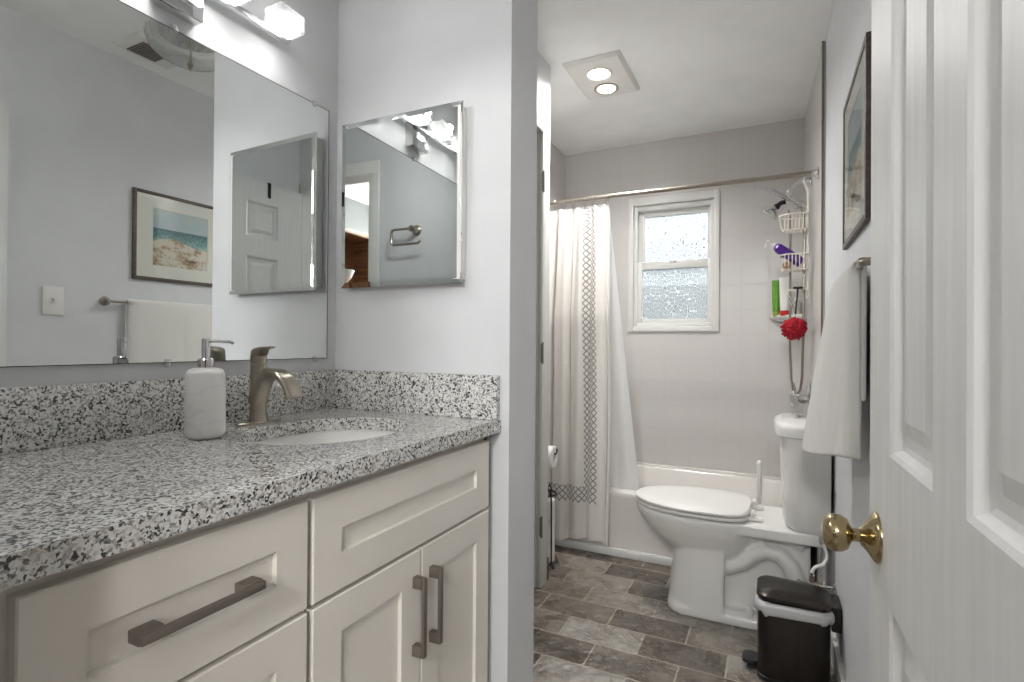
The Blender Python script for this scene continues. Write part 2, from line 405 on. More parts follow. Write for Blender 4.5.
def m_art():
    N = NT('watercolour_beach'); uv = N.coord('UV'); s = N.n('ShaderNodeSeparateXYZ'); N.l(uv, s.inputs[0]); U, V = s.outputs[0], s.outputs[1]
    mpu = N.n('ShaderNodeMapping'); N.l(uv, mpu.inputs[0]); mpu.inputs['Rotation'].default_value = (0, 0, 0.5); mpu.inputs['Scale'].default_value = (0.8, 2.0, 1)
    n1 = N.noise(3.2, 4, mpu.outputs[0]); n2 = N.noise(16, 5, uv, 0.6)
    sky = N.ramp(N.math('ADD', N.math('MULTIPLY', n1, 0.7), N.math('MULTIPLY', V, 0.35)), [(0.4, rgb(206, 208, 204)), (0.62, rgb(176, 194, 200)), (0.8, rgb(208, 204, 196))])
    sea = N.ramp(N.math('ADD', N.math('MULTIPLY', n2, 0.5), N.math('MULTIPLY', V, 0.8)), [(0.55, rgb(160, 186, 180)), (0.68, rgb(92, 140, 140)), (0.80, rgb(58, 92, 104))])
    sand = N.ramp(N.math('ADD', N.math('MULTIPLY', n1, 0.8), N.math('MULTIPLY', n2, 0.4)), [(0.44, rgb(96, 74, 54)), (0.52, rgb(168, 138, 106)), (0.60, rgb(216, 204, 184)), (0.68, rgb(222, 212, 196)), (0.80, rgb(140, 108, 82))])
    wob = N.math('MULTIPLY', N.math('SUBTRACT', n1, 0.5), 0.10)
    shore = N.math('ADD', N.math('MULTIPLY', N.math('SINE', N.math('MULTIPLY', U, 5.2)), 0.06), 0.44)
    is_sand = N.math('LESS_THAN', N.math('ADD', V, wob), shore)
    is_sky = N.math('GREATER_THAN', V, 0.66)
    col = N.mix(is_sky, N.mix(is_sand, sea, sand), sky)
    grass = N.math('MULTIPLY', N.math('LESS_THAN', V, 0.22), N.math('GREATER_THAN', n2, 0.58))
    N.l(N.mix(N.math('MULTIPLY', grass, 0.7), col, rgb(92, 84, 62)), N.b.inputs['Base Color']); N.set(Roughness=0.8); return N.m
M['art'] = m_art()

# ------------------------------------------------------------------ room shell
H = 2.449
def wx(y): return 0.212 - 0.006 * y            # face of the painted right wall
def tx(y): return 0.183 - 0.0352 * (y - 2.683) # face of the tiled wall beside the tub
XL = -1.283
def slab(mb, poly, z0, z1):
    mb.loft([[(x, y, z0) for x, y in poly], [(x, y, z1) for x, y in poly]]); return mb
m = MB(); m.box(-2.2, 1.4, -2.6, 3.75, -0.05, 0.0); struct('floor', m, M['floor'], 'brown slate-look tile floor in a running bond', 'floor')
m = MB(); m.box(-2.2, 1.4, -2.6, 3.75, H, H + 0.05); struct('ceiling', m, M['ceiling'], 'smooth white ceiling', 'ceiling')
m = MB(); slab(m, [(wx(0.17), 0.17), (0.40, 0.17), (0.40, 3.75), (wx(3.75), 3.75)], 0, H); struct('wall_right', m, M['wall'], 'grey painted wall carrying the towel and the picture', 'wall')
m = MB(); slab(m, [(tx(2.683), 2.683), (wx(2.683), 2.683), (wx(3.56), 3.56), (tx(3.56), 3.56)], 0, H); struct('wall_tile', m, M['tile_y'], 'tiled wall behind the shower caddy', 'wall')
m = MB(); m.box(tx(2.683) - 0.0022, tx(2.683) + 0.006, 2.677, 2.683, 0.33, H); struct('trim_6', m, M['gap'], 'thin dark edge strip where tile meets paint', 'trim')
m = MB(); m.box(-1.45, XL, 0.05, 1.306, 0, H); struct('wall_left', m, M['wall'], 'grey wall behind the large vanity mirror', 'wall')
m = MB(); m.box(-1.45, -0.65, 1.306, 1.482, 0, H); struct('wall_partition', m, M['wall'], 'grey partition end wall holding the mirrored cabinet', 'wall')
# closet wall with door opening  (y 1.56..2.262, to z 2.10)
m = MB(); m.box(-1.10, -0.97, 1.482, 1.56, 0, H); m.box(-1.10, -0.97, 2.262, 2.372, 0, H); m.box(-1.10, -0.97, 1.56, 2.262, 2.10, H); m.box(-1.45, -1.10, 2.262, 2.372, 0, H)
struct('wall_closet', m, M['wall'], 'grey wall around the closet door', 'wall')
m = MB(); m.box(-1.45, -1.33, 2.372, 3.75, 0, H); struct('wall_alcove', m, M['tile_y'], 'tiled wall at the curtain end of the tub', 'wall')
# back wall around the window opening
WX0, WX1, WZ0, WZ1 = -0.876, -0.308, 1.204, 2.085
m = MB(); m.box(-1.33, WX0 + 0.02, 3.536, 3.72, 0, H); m.box(WX1 - 0.02, tx(3.536) + 0.1, 3.536, 3.72, 0, H)
m.box(WX0 + 0.02, WX1 - 0.02, 3.536, 3.72, 0, WZ0 + 0.02); m.box(WX0 + 0.02, WX1 - 0.02, 3.536, 3.72, WZ1 - 0.02, H)
struct('wall_back', m, M['tile_x'], 'tiled back wall with the small window', 'wall')
# wall with the entrance door, seen in the mirrors
JX0, JX1, YW0, YW1 = -0.585, 0.185, 0.05, 0.17
m = MB(); m.box(-1.45, JX0 - 0.015, YW0, YW1, 0, H); m.box(JX1 + 0.012, 0.40, YW0, YW1, 0, H); m.box(JX0 - 0.015, JX1 + 0.012, YW0, YW1, 2.075, H)
struct('wall_front', m, M['wall'], 'grey wall pierced by the entrance doorway', 'wall')
m = MB()
m.box(JX0 - 0.015, JX0, YW0 - 0.012, YW1 + 0.004, 0, 2.06); m.box(JX1, JX1 + 0.012, YW0, YW1, 0, 2.06); m.box(JX0 - 0.015, JX1 + 0.012, YW0, YW1, 2.06, 2.075)
m.box(JX0 - 0.072, JX0 - 0.006, YW1, YW1 + 0.014, 0, 2.06, 0.004); m.box(JX0 - 0.072, JX1 + 0.012, YW1, YW1 + 0.014, 2.06, 2.128, 0.004)
struct('trim_1', m, M['trim'], 'white casing of the entrance doorway', 'trim')
# hall behind the camera
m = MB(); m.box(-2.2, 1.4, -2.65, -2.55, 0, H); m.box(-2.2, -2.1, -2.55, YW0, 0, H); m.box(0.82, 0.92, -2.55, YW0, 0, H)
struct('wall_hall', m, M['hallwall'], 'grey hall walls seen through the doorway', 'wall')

# baseboards
m = MB(); slab(m, [(wx(1.0) - 0.014, 1.05), (wx(1.0), 1.05), (wx(2.68), 2.677), (wx(2.68) - 0.014, 2.677)], 0, 0.095)
struct('baseboard_right', m, M['trim'], 'white baseboard under the towel', 'baseboard')
m = MB(); m.box(-0.65, -0.638, 1.306, 1.482, 0, 0.001 + 0.09, 0.002); struct('baseboard_partition', m, M['wall'], 'painted baseboard on the partition end', 'baseboard')
m = MB(); m.box(-1.33, tx(2.79), 2.772, 2.787, 0, 0.045, 0.006); struct('trim_2', m, M['trim'], 'white quarter round along the tub apron', 'trim')
m = MB(); m.box(-0.97, -0.962, 2.335, 2.372, 0, 0.10, 0.002); struct('baseboard_closet', m, M['frame'], 'short dark plinth beside the closet casing', 'baseboard')

# closet door (closed) with its casing and hinges
m = MB(); CX = -0.97
m.box(CX, CX + 0.016, 2.254, 2.328, 0, 2.10, 0.004); m.box(CX, CX + 0.016, 1.495, 1.568, 0, 2.10, 0.004); m.box(CX, CX + 0.016, 1.495, 2.328, 2.094, 2.135, 0.004)
m.box(CX - 0.13, CX - 0.004, 2.250, 2.262, 0, 2.10); m.box(CX - 0.13, CX - 0.004, 1.56, 1.572, 0, 2.10); m.box(CX - 0.13, CX - 0.004, 1.56, 2.262, 2.088, 2.10)
struct('trim_3', m, M['trim'], 'white casing of the closet door', 'trim')
def panel_door(W, T, Hh, cols, rows):
    """door slab in local coords: x = thickness (face at x=0, looking -x), y = 0..W, z = 0..Hh, raised panels on the face"""
    m = MB()
    ys = [0.0] + [c for p in cols for c in p] + [W]; zs = [0.0] + [c for p in rows for c in p] + [Hh]
    for i in range(len(ys) - 1):
        for j in range(len(zs) - 1):
            y0, y1, z0, z1 = ys[i], ys[i + 1], zs[j], zs[j + 1]
            if i % 2 and j % 2:
                prof = [(0, 0.0), (0.006, 0.003), (0.011, 0.012), (0.017, 0.0145), (0.030, 0.0145), (0.052, 0.006)]
                rings = [[(d, y0 + k, z0 + k), (d, y1 - k, z0 + k), (d, y1 - k, z1 - k), (d, y0 + k, z1 - k)] for k, d in prof]
                m.loft(rings, False, True)
            else:
                m.quad((0, y0, z0), (0, y1, z0), (0, y1, z1), (0, y0, z1))
    m.quad((T, 0, 0), (T, W, 0), (T, W, Hh), (T, 0, Hh))
    m.quad((0, 0, 0), (T, 0, 0), (T, 0, Hh), (0, 0, Hh)); m.quad((0, W, 0), (T, W, 0), (T, W, Hh), (0, W, Hh))
    m.quad((0, 0, 0), (T, 0, 0), (T, W, 0), (0, W, 0)); m.quad((0, 0, Hh), (T, 0, Hh), (T, W, Hh), (0, W, Hh))
    bmesh.ops.remove_doubles(m.bm, verts=m.bm.verts[:], dist=0.0002)
    return m
ROWS = [(0.22, 0.765), (0.965, 1.60), (1.705, 1.915)]
W2 = 0.672
m = panel_door(W2, 0.035, 2.075, [(0.11, 0.29), (0.38, 0.56)], ROWS)
m.xf(Matrix.Translation((CX - 0.012, 1.575, 0.01)) @ Matrix.Diagonal((-1, 1, 1, 1)))
d2 = struct('door_2', m, M['doorpaint'], 'closed white closet door behind the partition wall', 'door', 20)
for z in (1.865, 1.077, 0.281):
    m = MB(); m.cyl((CX + 0.017, 2.256, z - 0.045), (CX + 0.017, 2.256, z + 0.045), 0.0045, 10)
    m.box(CX + 0.008, CX + 0.0168, 2.252, 2.262, z - 0.043, z + 0.043)
    for q in (-0.050, 0.050): m.sphere((CX + 0.017, 2.256, z + q * 0.92), 0.005, 8)
    h = struct('hinge', m, M['hinge'], parent=d2); h['label'] = 'steel butt hinge'

# entrance door, standing open against the right wall
DW = 0.80
m = panel_door(DW, 0.035, 2.035, [(0.165, 0.38), (0.475, 0.665)], ROWS)
d1 = struct('door_1', m, M['doorpaint'], 'open white six-panel entrance door with brass knob', 'door', 20)
ky, kz = DW - 0.060, 0.832
m = MB(); m.lathe([(0.0365, 0.0), (0.0365, -0.003), (0.032, -0.007), (0.021, -0.014), (0.015, -0.019), (0.0125, -0.022)], (0, ky, kz), 32, 'X')
kr = struct('knob_rosette', m, M['brass'], parent=d1, smooth=50)
m = MB(); m.lathe([(0.0095, -0.020), (0.0095, -0.031), (0.013, -0.034), (0.022, -0.038), (0.0268, -0.046), (0.0275, -0.054), (0.026, -0.061), (0.021, -0.067), (0.013, -0.070), (0.004, -0.071)], (0, ky, kz), 32, 'X')
struct('door_knob', m, M['brass'], parent=d1, smooth=60)['label'] = 'round brass door knob'
m = MB(); m.box(0.004, 0.031, DW - 0.0005, DW + 0.0015, kz - 0.03, kz + 0.03); struct('latch_plate', m, M['brass'], parent=d1)
d1.location = (0.157, 0.197, 0.008); d1.rotation_euler = (0, 0, D(1.6))
for i, (yy, lb) in enumerate([(0.53, 'black over-door hook strap nearer the middle of the entrance door'), (0.235, 'black over-door hook strap nearer the hinge side of the entrance door')]):
    m = MB(); m.box(-0.004, -0.0015, yy - 0.010, yy + 0.010, 1.955, 2.0405); m.box(-0.004, 0.0385, yy - 0.010, yy + 0.010, 2.0365, 2.0395); m.box(0.0362, 0.0387, yy - 0.010, yy + 0.010, 1.90, 2.0395)
    m.box(-0.0055, -0.0035, yy - 0.007, yy + 0.007, 1.95, 2.03, 0.0008)
    o = solo('over_door_hook', m, M['black'], lb, 'hook', (0, 0, 0), group='over-door hooks')
    o.location = d1.location; o.rotation_euler = d1.rotation_euler

# ------------------------------------------------------------------ window
wf = MB()
wf.frame(WX0, WX1, WZ0, WZ1, 0.034, 0.034, 0.034, 0.05, 3.520, 3.60, 0.004)
wf.frame(WX0 + 0.034, WX1 - 0.034, WZ0 + 0.034, WZ1 - 0.05, 0.022, 0.022, 0.022, 0.03, 3.545, 3.66, 0.003)
win = struct('window_1', wf, M['trim'], 'white double-hung window with patterned glass in the tiled back wall', 'window')
m = MB(); m.frame(-0.822, -0.344, 1.640, 2.005, 0.040, 0.040, 0.024, 0.036, 3.590, 3.620, 0.003); us = struct('upper_sash', m, M['trim'], parent=win)
m = MB(); m.box(-0.784, -0.382, 3.602, 3.607, 1.662, 1.971); struct('pane', m, M['pane'], parent=us)
m = MB(); m.frame(-0.834, -0.332, 1.252, 1.664, 0.042, 0.048, 0.034, 0.050, 3.553, 3.586, 0.003); ls = struct('lower_sash', m, M['trim'], parent=win)
m = MB(); m.box(-0.794, -0.378, 3.566, 3.571, 1.284, 1.616); struct('pane', m, M['pane'], parent=ls)
m = MB(); m.box(-0.61, -0.57, 3.545, 3.556, 1.655, 1.667, 0.002); struct('sash_lock', m, M['trim'], parent=ls)
# wall added outside to darken the lower pane
m = MB(); m.box(-3.0, 2.0, 5.0, 5.1, 0.0, 1.66); struct('wall_pane_shade', m, M['hallwall'], 'grey wall added outside to darken the lower pane', 'wall')

# ------------------------------------------------------------------ ceiling fixtures
t = thing('ceiling_heat_light', 'square white ceiling fixture with two round lamps near the tub', 'ceiling light', (-0.77, 2.565, H))
m = MB(); x0, x1, y0, y1 = -0.909, -0.632, 2.363, 2.765
rings = [[(x0 - a, y0 - a, z), (x1 + a, y0 - a, z), (x1 + a, y1 + a, z), (x0 - a, y1 + a, z)] for a, z in ((0, H), (0, H - 0.006), (-0.014, H - 0.018))]
m.loft(rings); part('plate', m, M['plastic'], t)
for (cx, cy, em) in ((-0.769, 2.497, 'bulb'), (-0.779, 2.660, 'bulb2')):
    m = MB(); m.lathe([(0.062, H - 0.016), (0.062, H - 0.022), (0.058, H - 0.024), (0.052, H - 0.022), (0.050, H - 0.0165)], (cx, cy, 0), 32); rg = part('lamp_ring', m, M['nickel'] if em == 'bulb2' else M['plastic'], t)
    m = MB(); m.sphere((cx, cy, H - 0.019), 0.046, 24, (1, 1, 0.35)); part('bulb', m, M[em], rg)

DX, DY = -0.28, 1.45
t = thing('glass_dome_light', 'fluted glass dome ceiling light reflected at the top of the large mirror', 'ceiling light', (DX, DY, H))
m = MB(); n = 96; rings = []
for r, z in ((0.165, H - 0.022), (0.163, H - 0.045), (0.148, H - 0.078), (0.115, H - 0.105), (0.065, H - 0.122), (0.014, H - 0.128)):
    rings.append([(DX + (r + 0.004 * (r / 0.16) * math.cos(24 * 2 * PI * i / n)) * math.cos(2 * PI * i / n + (0.165 - r) * 4), DY + (r + 0.004 * (r / 0.16) * math.cos(24 * 2 * PI * i / n)) * math.sin(2 * PI * i / n + (0.165 - r) * 4), z) for i in range(n)])
m.loft(rings, False, False); part('glass_dome', m, M['dome'], t, 0)
m = MB(); m.lathe([(0.12, H - 0.001), (0.12, H - 0.016), (0.10, H - 0.022), (0.02, H - 0.023)], (DX, DY, 0), 32); part('ceiling_pan', m, M['chrome'], t)
m = MB(); m.cyl((DX, DY, H - 0.022), (DX, DY, H - 0.13), 0.004, 8); m.lathe([(0.013, H - 0.128), (0.014, H - 0.134), (0.007, H - 0.140), (0.010, H - 0.148), (0.004, H - 0.158)], (DX, DY, 0), 16); part('finial', m, M['nickel'], t)
t = thing('ceiling_vent', 'white square ceiling exhaust vent with slats reflected in the large mirror', 'vent', (0.0, 1.44, H))
m = MB(); x0, x1, y0, y1 = -0.105, 0.098, 1.335, 1.585
m.loft([[(x0 - a, y0 - a, z), (x1 + a, y0 - a, z), (x1 + a, y1 + a, z), (x0 - a, y1 + a, z)] for a, z in ((0, H), (0, H - 0.005), (-0.012, H - 0.014))]); part('grille_cover', m, M['plastic'], t)
m = MB()
for i in range(11): yy = 1.378 + i * 0.0115; m.box(-0.062, 0.066, yy, yy + 0.006, H - 0.018, H - 0.0135)
part('slats', m, M['hinge'], t)

# ------------------------------------------------------------------ vanity
VX = -0.71   # face frame plane
t = thing('vanity_cabinet', 'off-white shaker vanity with drawer and two doors under the granite top', 'cabinet', (-0.99, 0.73, 0))
m = MB(); m.box(XL + 0.002, VX, 0.172, 1.290, 0.09, 0.70); m.box(XL + 0.002, VX - 0.06, 0.172, 1.290, 0, 0.10)
m.box(VX - 0.02, VX, 0.172, 1.290, 0.69, 0.877); m.box(XL + 0.002, VX, 0.172, 0.19, 0.69, 0.877); m.box(XL + 0.002, VX, 1.272, 1.290, 0.69, 0.877)
part('carcass', m, M['cabinet'], t)
def shaker(y0, y1, z0, z1, wdt=0.068, back=VX, T=0.02):
    """recessed-panel front: face at back+T"""
    m = MB(); xf = back + T
    prof = [(0, back), (0, xf - 0.002), (0.002, xf), (wdt, xf), (wdt + 0.001, xf - 0.0085)]
    m.loft([[(x, y0 + k, z0 + k), (x, y1 - k, z0 + k), (x, y1 - k, z1 - k), (x, y0 + k, z1 - k)] for k, x in prof]); return m
def pull(parent, c, L, vert):
    """square bar pull on two feet"""
    m = MB(); x0 = VX + 0.02
    y, z = c
    if vert:
        m.box(x0 + 0.022, x0 + 0.030, y - 0.006, y + 0.006, z - L / 2, z + L / 2, 0.0015)
        for s in (-1, 1): zz = z + s * (L / 2 - 0.012); m.box(x0, x0 + 0.024, y - 0.008, y + 0.008, zz - 0.012, zz + 0.012, 0.002)
    else:
        m.box(x0 + 0.022, x0 + 0.030, y - L / 2, y + L / 2, z - 0.006, z + 0.006, 0.0015)
        for s in (-1, 1): yy = y + s * (L / 2 - 0.015); m.box(x0, x0 + 0.024, yy - 0.015, yy + 0.015, z - 0.008, z + 0.008, 0.002)
    o = part('handle', m, M['pull'], parent); o['label'] = 'brushed nickel bar pull'
dr = part('drawer', shaker(0.266, 0.645, 0.680, 0.857, 0.062), M['cabinet'], t); pull(dr, (0.455, 0.768), 0.170, False)
dr = part('drawer', shaker(0.266, 0.645, 0.395, 0.672, 0.062), M['cabinet'], t); pull(dr, (0.447, 0.535), 0.185, False)
dr = part('drawer', shaker(0.266, 0.645, 0.110, 0.387, 0.062), M['cabinet'], t); pull(dr, (0.447, 0.25), 0.185, False)
part('false_drawer_front', shaker(0.656, 1.268, 0.680, 0.857, 0.066), M['cabinet'], t)
dr = part('door', shaker(0.656, 0.960, 0.110, 0.672, 0.066), M['cabinet'], t); pull(dr, (0.937, 0.537), 0.168, True)
dr = part('door', shaker(0.964, 1.268, 0.110, 0.672, 0.066), M['cabinet'], t); pull(dr, (0.998, 0.537), 0.168, True)

SX, SY, SA, SB = -0.965, 0.965, 0.172, 0.208   # basin opening: centre, half depth, half width
def ell(a, b, z, n=64, ph=0): return [(SX + a * math.cos(2 * PI * i / n + ph), SY + b * math.sin(2 * PI * i / n + ph), z) for i in range(n)]
t = thing('granite_countertop', 'speckled grey granite countertop with backsplash over the white vanity', 'countertop', (-0.97, 0.73, 0.877))
m = MB(); X0, X1, Y0, Y1, Z0, Z1 = XL + 0.002, -0.673, 0.172, 1.304, 0.877, 0.910
def rect_ring(z, n=64):
    out = []
    for i in range(n):
        a = 2 * PI * i / n; dx, dy = math.cos(a), math.sin(a)
        k = min(((X1 - SX) if dx > 0 else (SX - X0)) / max(abs(dx), 1e-6), ((Y1 - SY) if dy > 0 else (SY - Y0)) / max(abs(dy), 1e-6))
        out.append((SX + k * dx, SY + k * dy, z))
    # snap the nearest ring points to the true corners
    for cx, cy in ((X0, Y0), (X0, Y1), (X1, Y0), (X1, Y1)):
        j = min(range(n), key=lambda q: (out[q][0] - cx) ** 2 + (out[q][1] - cy) ** 2); out[j] = (cx, cy, z)
    return out
rt, rb = rect_ring(Z1), rect_ring(Z0)
m.loft([ell(SA, SB, Z0), ell(SA, SB, Z1 - 0.002), ell(SA + 0.002, SB + 0.002, Z1), rt, rb, ell(SA, SB, Z0)], False, False)
bmesh.ops.remove_doubles(m.bm, verts=m.bm.verts[:], dist=0.0003)
part('slab', m, M['granite'], t, 30)
m = MB(); m.box(XL + 0.001, XL + 0.021, 0.172, 1.285, 0.9105, 1.032, 0.0015); part('backsplash', m, M['granite'], t)
m = MB(); m.box(XL + 0.001, -0.678, 1.285, 1.305, 0.9105, 1.032, 0.0015); part('side_splash', m, M['granite'], t)
# undermount basin
t = thing('sink_basin', 'white oval undermount basin set in the granite', 'sink', (SX, SY, 0.74))
m = MB(); m.loft([ell(SA + 0.02, SB + 0.02, 0.8765), ell(SA + 0.004, SB + 0.004, 0.8765), ell(SA * 0.97, SB * 0.97, 0.855), ell(SA * 0.86, SB * 0.88, 0.80), ell(SA * 0.62, SB * 0.66, 0.755), ell(SA * 0.3, SB * 0.3, 0.738), ell(0.02, 0.02, 0.735), ell(0.02, 0.02, 0.722), ell(SA * 0.66, SB * 0.68, 0.742), ell(SA * 0.92, SB * 0.94, 0.80), ell(SA + 0.01, SB + 0.01, 0.86), ell(SA + 0.02, SB + 0.02, 0.8765)], False, False)
part('bowl', m, M['ceramic'], t, 60)
m = MB(); m.lathe([(0.021, 0.7355), (0.023, 0.738), (0.015, 0.7395), (0.002, 0.740)], (SX, SY, 0), 24); part('drain', m, M['nickel'], t)
# faucet
FX, FY = -1.195, 0.948
t = thing('faucet', 'brushed nickel single-lever faucet with arched spout behind the basin', 'faucet', (FX, FY, 0.91))
m = MB(); m.loft([[(FX + (0.026 + a) * math.cos(q) , FY + (0.064 + a) * math.sin(q) , z) for q in [2 * PI * i / 40 for i in range(40)]] for a, z in ((0, 0.9105), (0, 0.9145), (-0.003, 0.917))]); part('deck_plate', m, M['nickel'], t)
m = MB(); m.lathe([(0.0235, 0.915), (0.0215, 0.922), (0.0205, 0.935), (0.0200, 0.96), (0.0200, 1.062)], (FX, FY, 0), 28); part('body', m, M['nickel'], t)
m = MB()
path = [(-0.004, 0.962, 0.021, 0.020), (0.008, 1.000, 0.0215, 0.020), (0.024, 1.026, 0.022, 0.017), (0.048, 1.041, 0.0225, 0.013), (0.076, 1.041, 0.023, 0.0105), (0.102, 1.027, 0.024, 0.009), (0.121, 1.005, 0.0245, 0.008), (0.130, 0.982, 0.025, 0.0075)]
rings = []
for i, (dx, z, hw, ht) in enumerate(path):
    a = path[max(i - 1, 0)]; b = path[min(i + 1, len(path) - 1)]
    tv = Vector((b[0] - a[0], 0, b[1] - a[1])).normalized(); nv = Vector((-tv.z, 0, tv.x))
    rings.append([Vector((FX + dx, FY, z)) + Vector((0, 1, 0)) * (hw * math.copysign(abs(math.cos(q)) ** 0.6, math.cos(q))) + nv * (ht * math.copysign(abs(math.sin(q)) ** 0.6, math.sin(q))) for q in [2 * PI * k / 24 for k in range(24)]])
m.loft(rings); part('spout', m, M['nickel'], t, 50)
m = MB(); m.lathe([(0.0198, 1.0635), (0.0202, 1.065), (0.0202, 1.084)], (FX, FY, 0), 28)
rr_ = []
for (dx, zt, zb, hw) in ((-0.0200, 1.0925, 1.080, 0.004), (-0.0160, 1.0965, 1.080, 0.0125), (-0.006, 1.1025, 1.080, 0.0192), (0.006, 1.1060, 1.080, 0.0192), (0.016, 1.1075, 1.084, 0.0160), (0.022, 1.1080, 1.098, 0.0135), (0.034, 1.1080, 1.1025, 0.0125), (0.044, 1.1085, 1.1035, 0.0120), (0.048, 1.1090, 1.1060, 0.0110)):
    zc, ht = (zt + zb) / 2, (zt - zb) / 2
    rr_.append([(FX + dx, FY + hw * math.copysign(abs(math.cos(q)) ** 0.5, math.cos(q)), zc + ht * math.copysign(abs(math.sin(q)) ** 0.5, math.sin(q))) for q in [2 * PI * k / 20 for k in range(20)]])
m.loft(rr_); part('lever', m, M['nickel'], t, 50)
# soap dispenser
BX, BY = -1.115, 0.751
t = thing('soap_dispenser', 'white marbled soap dispenser with chrome pump on the granite', 'soap dispenser', (BX, BY, 0.91))
m = MB(); m.lathe([(0.030, 0.9105), (0.034, 0.9125), (0.0385, 0.920), (0.0395, 0.93), (0.0395, 1.036), (0.037, 1.050), (0.034, 1.058), (0.024, 1.062), (0.016, 1.063)], (BX, BY, 0), 40); part('bottle', m, M['marble'], t, 50)
m = MB(); m.lathe([(0.0165, 1.0625), (0.0168, 1.064), (0.0168, 1.080), (0.014, 1.083), (0.0085, 1.0835)], (BX, BY, 0), 28); part('collar', m, M['chrome'], t)
m = MB(); m.lathe([(0.0085, 1.083), (0.0085, 1.124), (0.0075, 1.1265)], (BX, BY, 0), 20); m.tube([(BX, BY, 1.1205), (BX + 0.02, BY + 0.014, 1.121), (BX + 0.040, BY + 0.028, 1.1195), (BX + 0.046, BY + 0.033, 1.116)], 0.0035, 8); part('pump', m, M['chrome'], t)

# large mirror
t = thing('wall_mirror', 'large frameless mirror on the wall above the backsplash', 'mirror', (XL, 0.72, 1.07))
m = MB(); m.box(XL + 0.001, XL + 0.006, 0.19, 1.262, 1.071, 1.856); part('mirror_glass', m, M['mirror'], t)
m = MB(); m.frame(0.1885, 1.2635, 1.0695, 1.8575, 0.0016, 0.0016, 0.0016, 0.0016, 0, 0.0055); m.xf(Matrix(((0, 1, 0, XL + 0.001), (1, 0, 0, 0), (0, 0, 1, 0), (0, 0, 0, 1)))); part('edge', m, M['black'], t)
for yy, zz, s in ((0.774, 1.856, 1), (1.205, 1.856, 1), (0.35, 1.856, 1), (0.767, 1.071, -1), (1.214, 1.071, -1), (0.35, 1.071, -1)):
    m = MB(); m.box(XL + 0.001, XL + 0.010, yy - 0.007, yy + 0.007, zz + (-0.007 if s > 0 else -0.012), zz + (0.012 if s > 0 else 0.007), 0.002)
    m.cyl((XL + 0.010, yy, zz + s * 0.007), (XL + 0.012, yy, zz + s * 0.007), 0.003, 10); part('mirror_clip', m, M['clear'], t)

# medicine cabinet with bevelled mirror door
t = thing('medicine_cabinet', 'shallow medicine cabinet with mirrored door on the partition wall', 'cabinet', (-1.0, 1.306, 1.29))
MX0, MX1, MZ0, MZ1, MY = -1.222, -0.786, 1.289, 1.802, 1.268
m = MB(); m.box(MX0 + 0.012, MX1 - 0.006, MY + 0.006, 1.3055, MZ0 + 0.012, MZ1 - 0.012); part('cabinet_body', m, M['plastic'], t)
m = MB(); b = 0.017
m.loft([[(MX0 + k, y, MZ0 + k), (MX1 - k, y, MZ0 + k), (MX1 - k, y, MZ1 - k), (MX0 + k, y, MZ1 - k)] for k, y in ((0, MY + 0.006), (0, MY + 0.003), (b, MY))])
piv = Vector(((MX0 + MX1) / 2, MY, 1.5)); m.xf(Matrix.Translation(piv) @ Matrix.Rotation(D(1.6), 4, 'Z') @ Matrix.Translation(-piv))
part('mirror_door', m, M['mirror'], t, None)
m = MB(); m.box(MX1 - 0.012, MX1 + 0.002, MY + 0.003, MY + 0.010, 1.405, 1.412); m.box(MX1 - 0.0055, MX1 - 0.003, MY + 0.008, 1.302, 1.32, 1.77); part('edge_clip', m, M['plastic'], t)

# vanity light bar with crystal cubes
LC = 0.775
t = thing('vanity_light', 'chrome vanity light bar with crystal cube shades above the large mirror', 'wall light', (XL, LC, 1.95))
m = MB(); m.box(XL, XL + 0.036, LC - 0.056, LC + 0.052, 1.893, 2.01, 0.003); part('wall_plate', m, M['chrome'], t)
m = MB(); m.box(XL + 0.034, XL + 0.050, LC - 0.30, LC + 0.300, 1.966, 1.982, 0.002); part('light_bar', m, M['chrome'], t)
for cy in (1.023, 0.858, 0.693, 0.528):
    x0, x1, hy, z0, z1 = XL + 0.051, XL + 0.120, 0.044, 1.964, 2.020
    m = MB(); m.box(x0, x1, cy - hy, cy + hy, z0, z1, 0.009, 1)
    for q in range(4):                                     # cut facets of the crystal
        a = 0.012 + 0.016 * q
        m.loft([[(x1 - 0.008, cy - hy + 0.004 + a, z0 + 0.012), (x1 - 0.004, cy - hy + 0.010 + a, z0 + 0.012), (x1 - 0.012, cy - hy + 0.014 + a, z1 - 0.010)], [(x0 + 0.02, cy - hy + 0.002 + a, z0 + 0.014), (x0 + 0.02, cy - hy + 0.012 + a, z0 + 0.014), (x0 + 0.02, cy - hy + 0.018 + a, z1 - 0.012)]])
    cr = part('crystal_shade', m, M['crystal'], t, None)
    m = MB(); m.box(x0 + 0.012, x1 - 0.014, cy - 0.030, cy + 0.030, z0 + 0.002, z0 + 0.006); part('led', m, M['led'], cr)
    m = MB(); m.box(XL + 0.036, x0 + 0.010, cy - 0.036, cy + 0.036, 1.981, 1.986, 0.001); part('arm', m, M['chrome'], t)

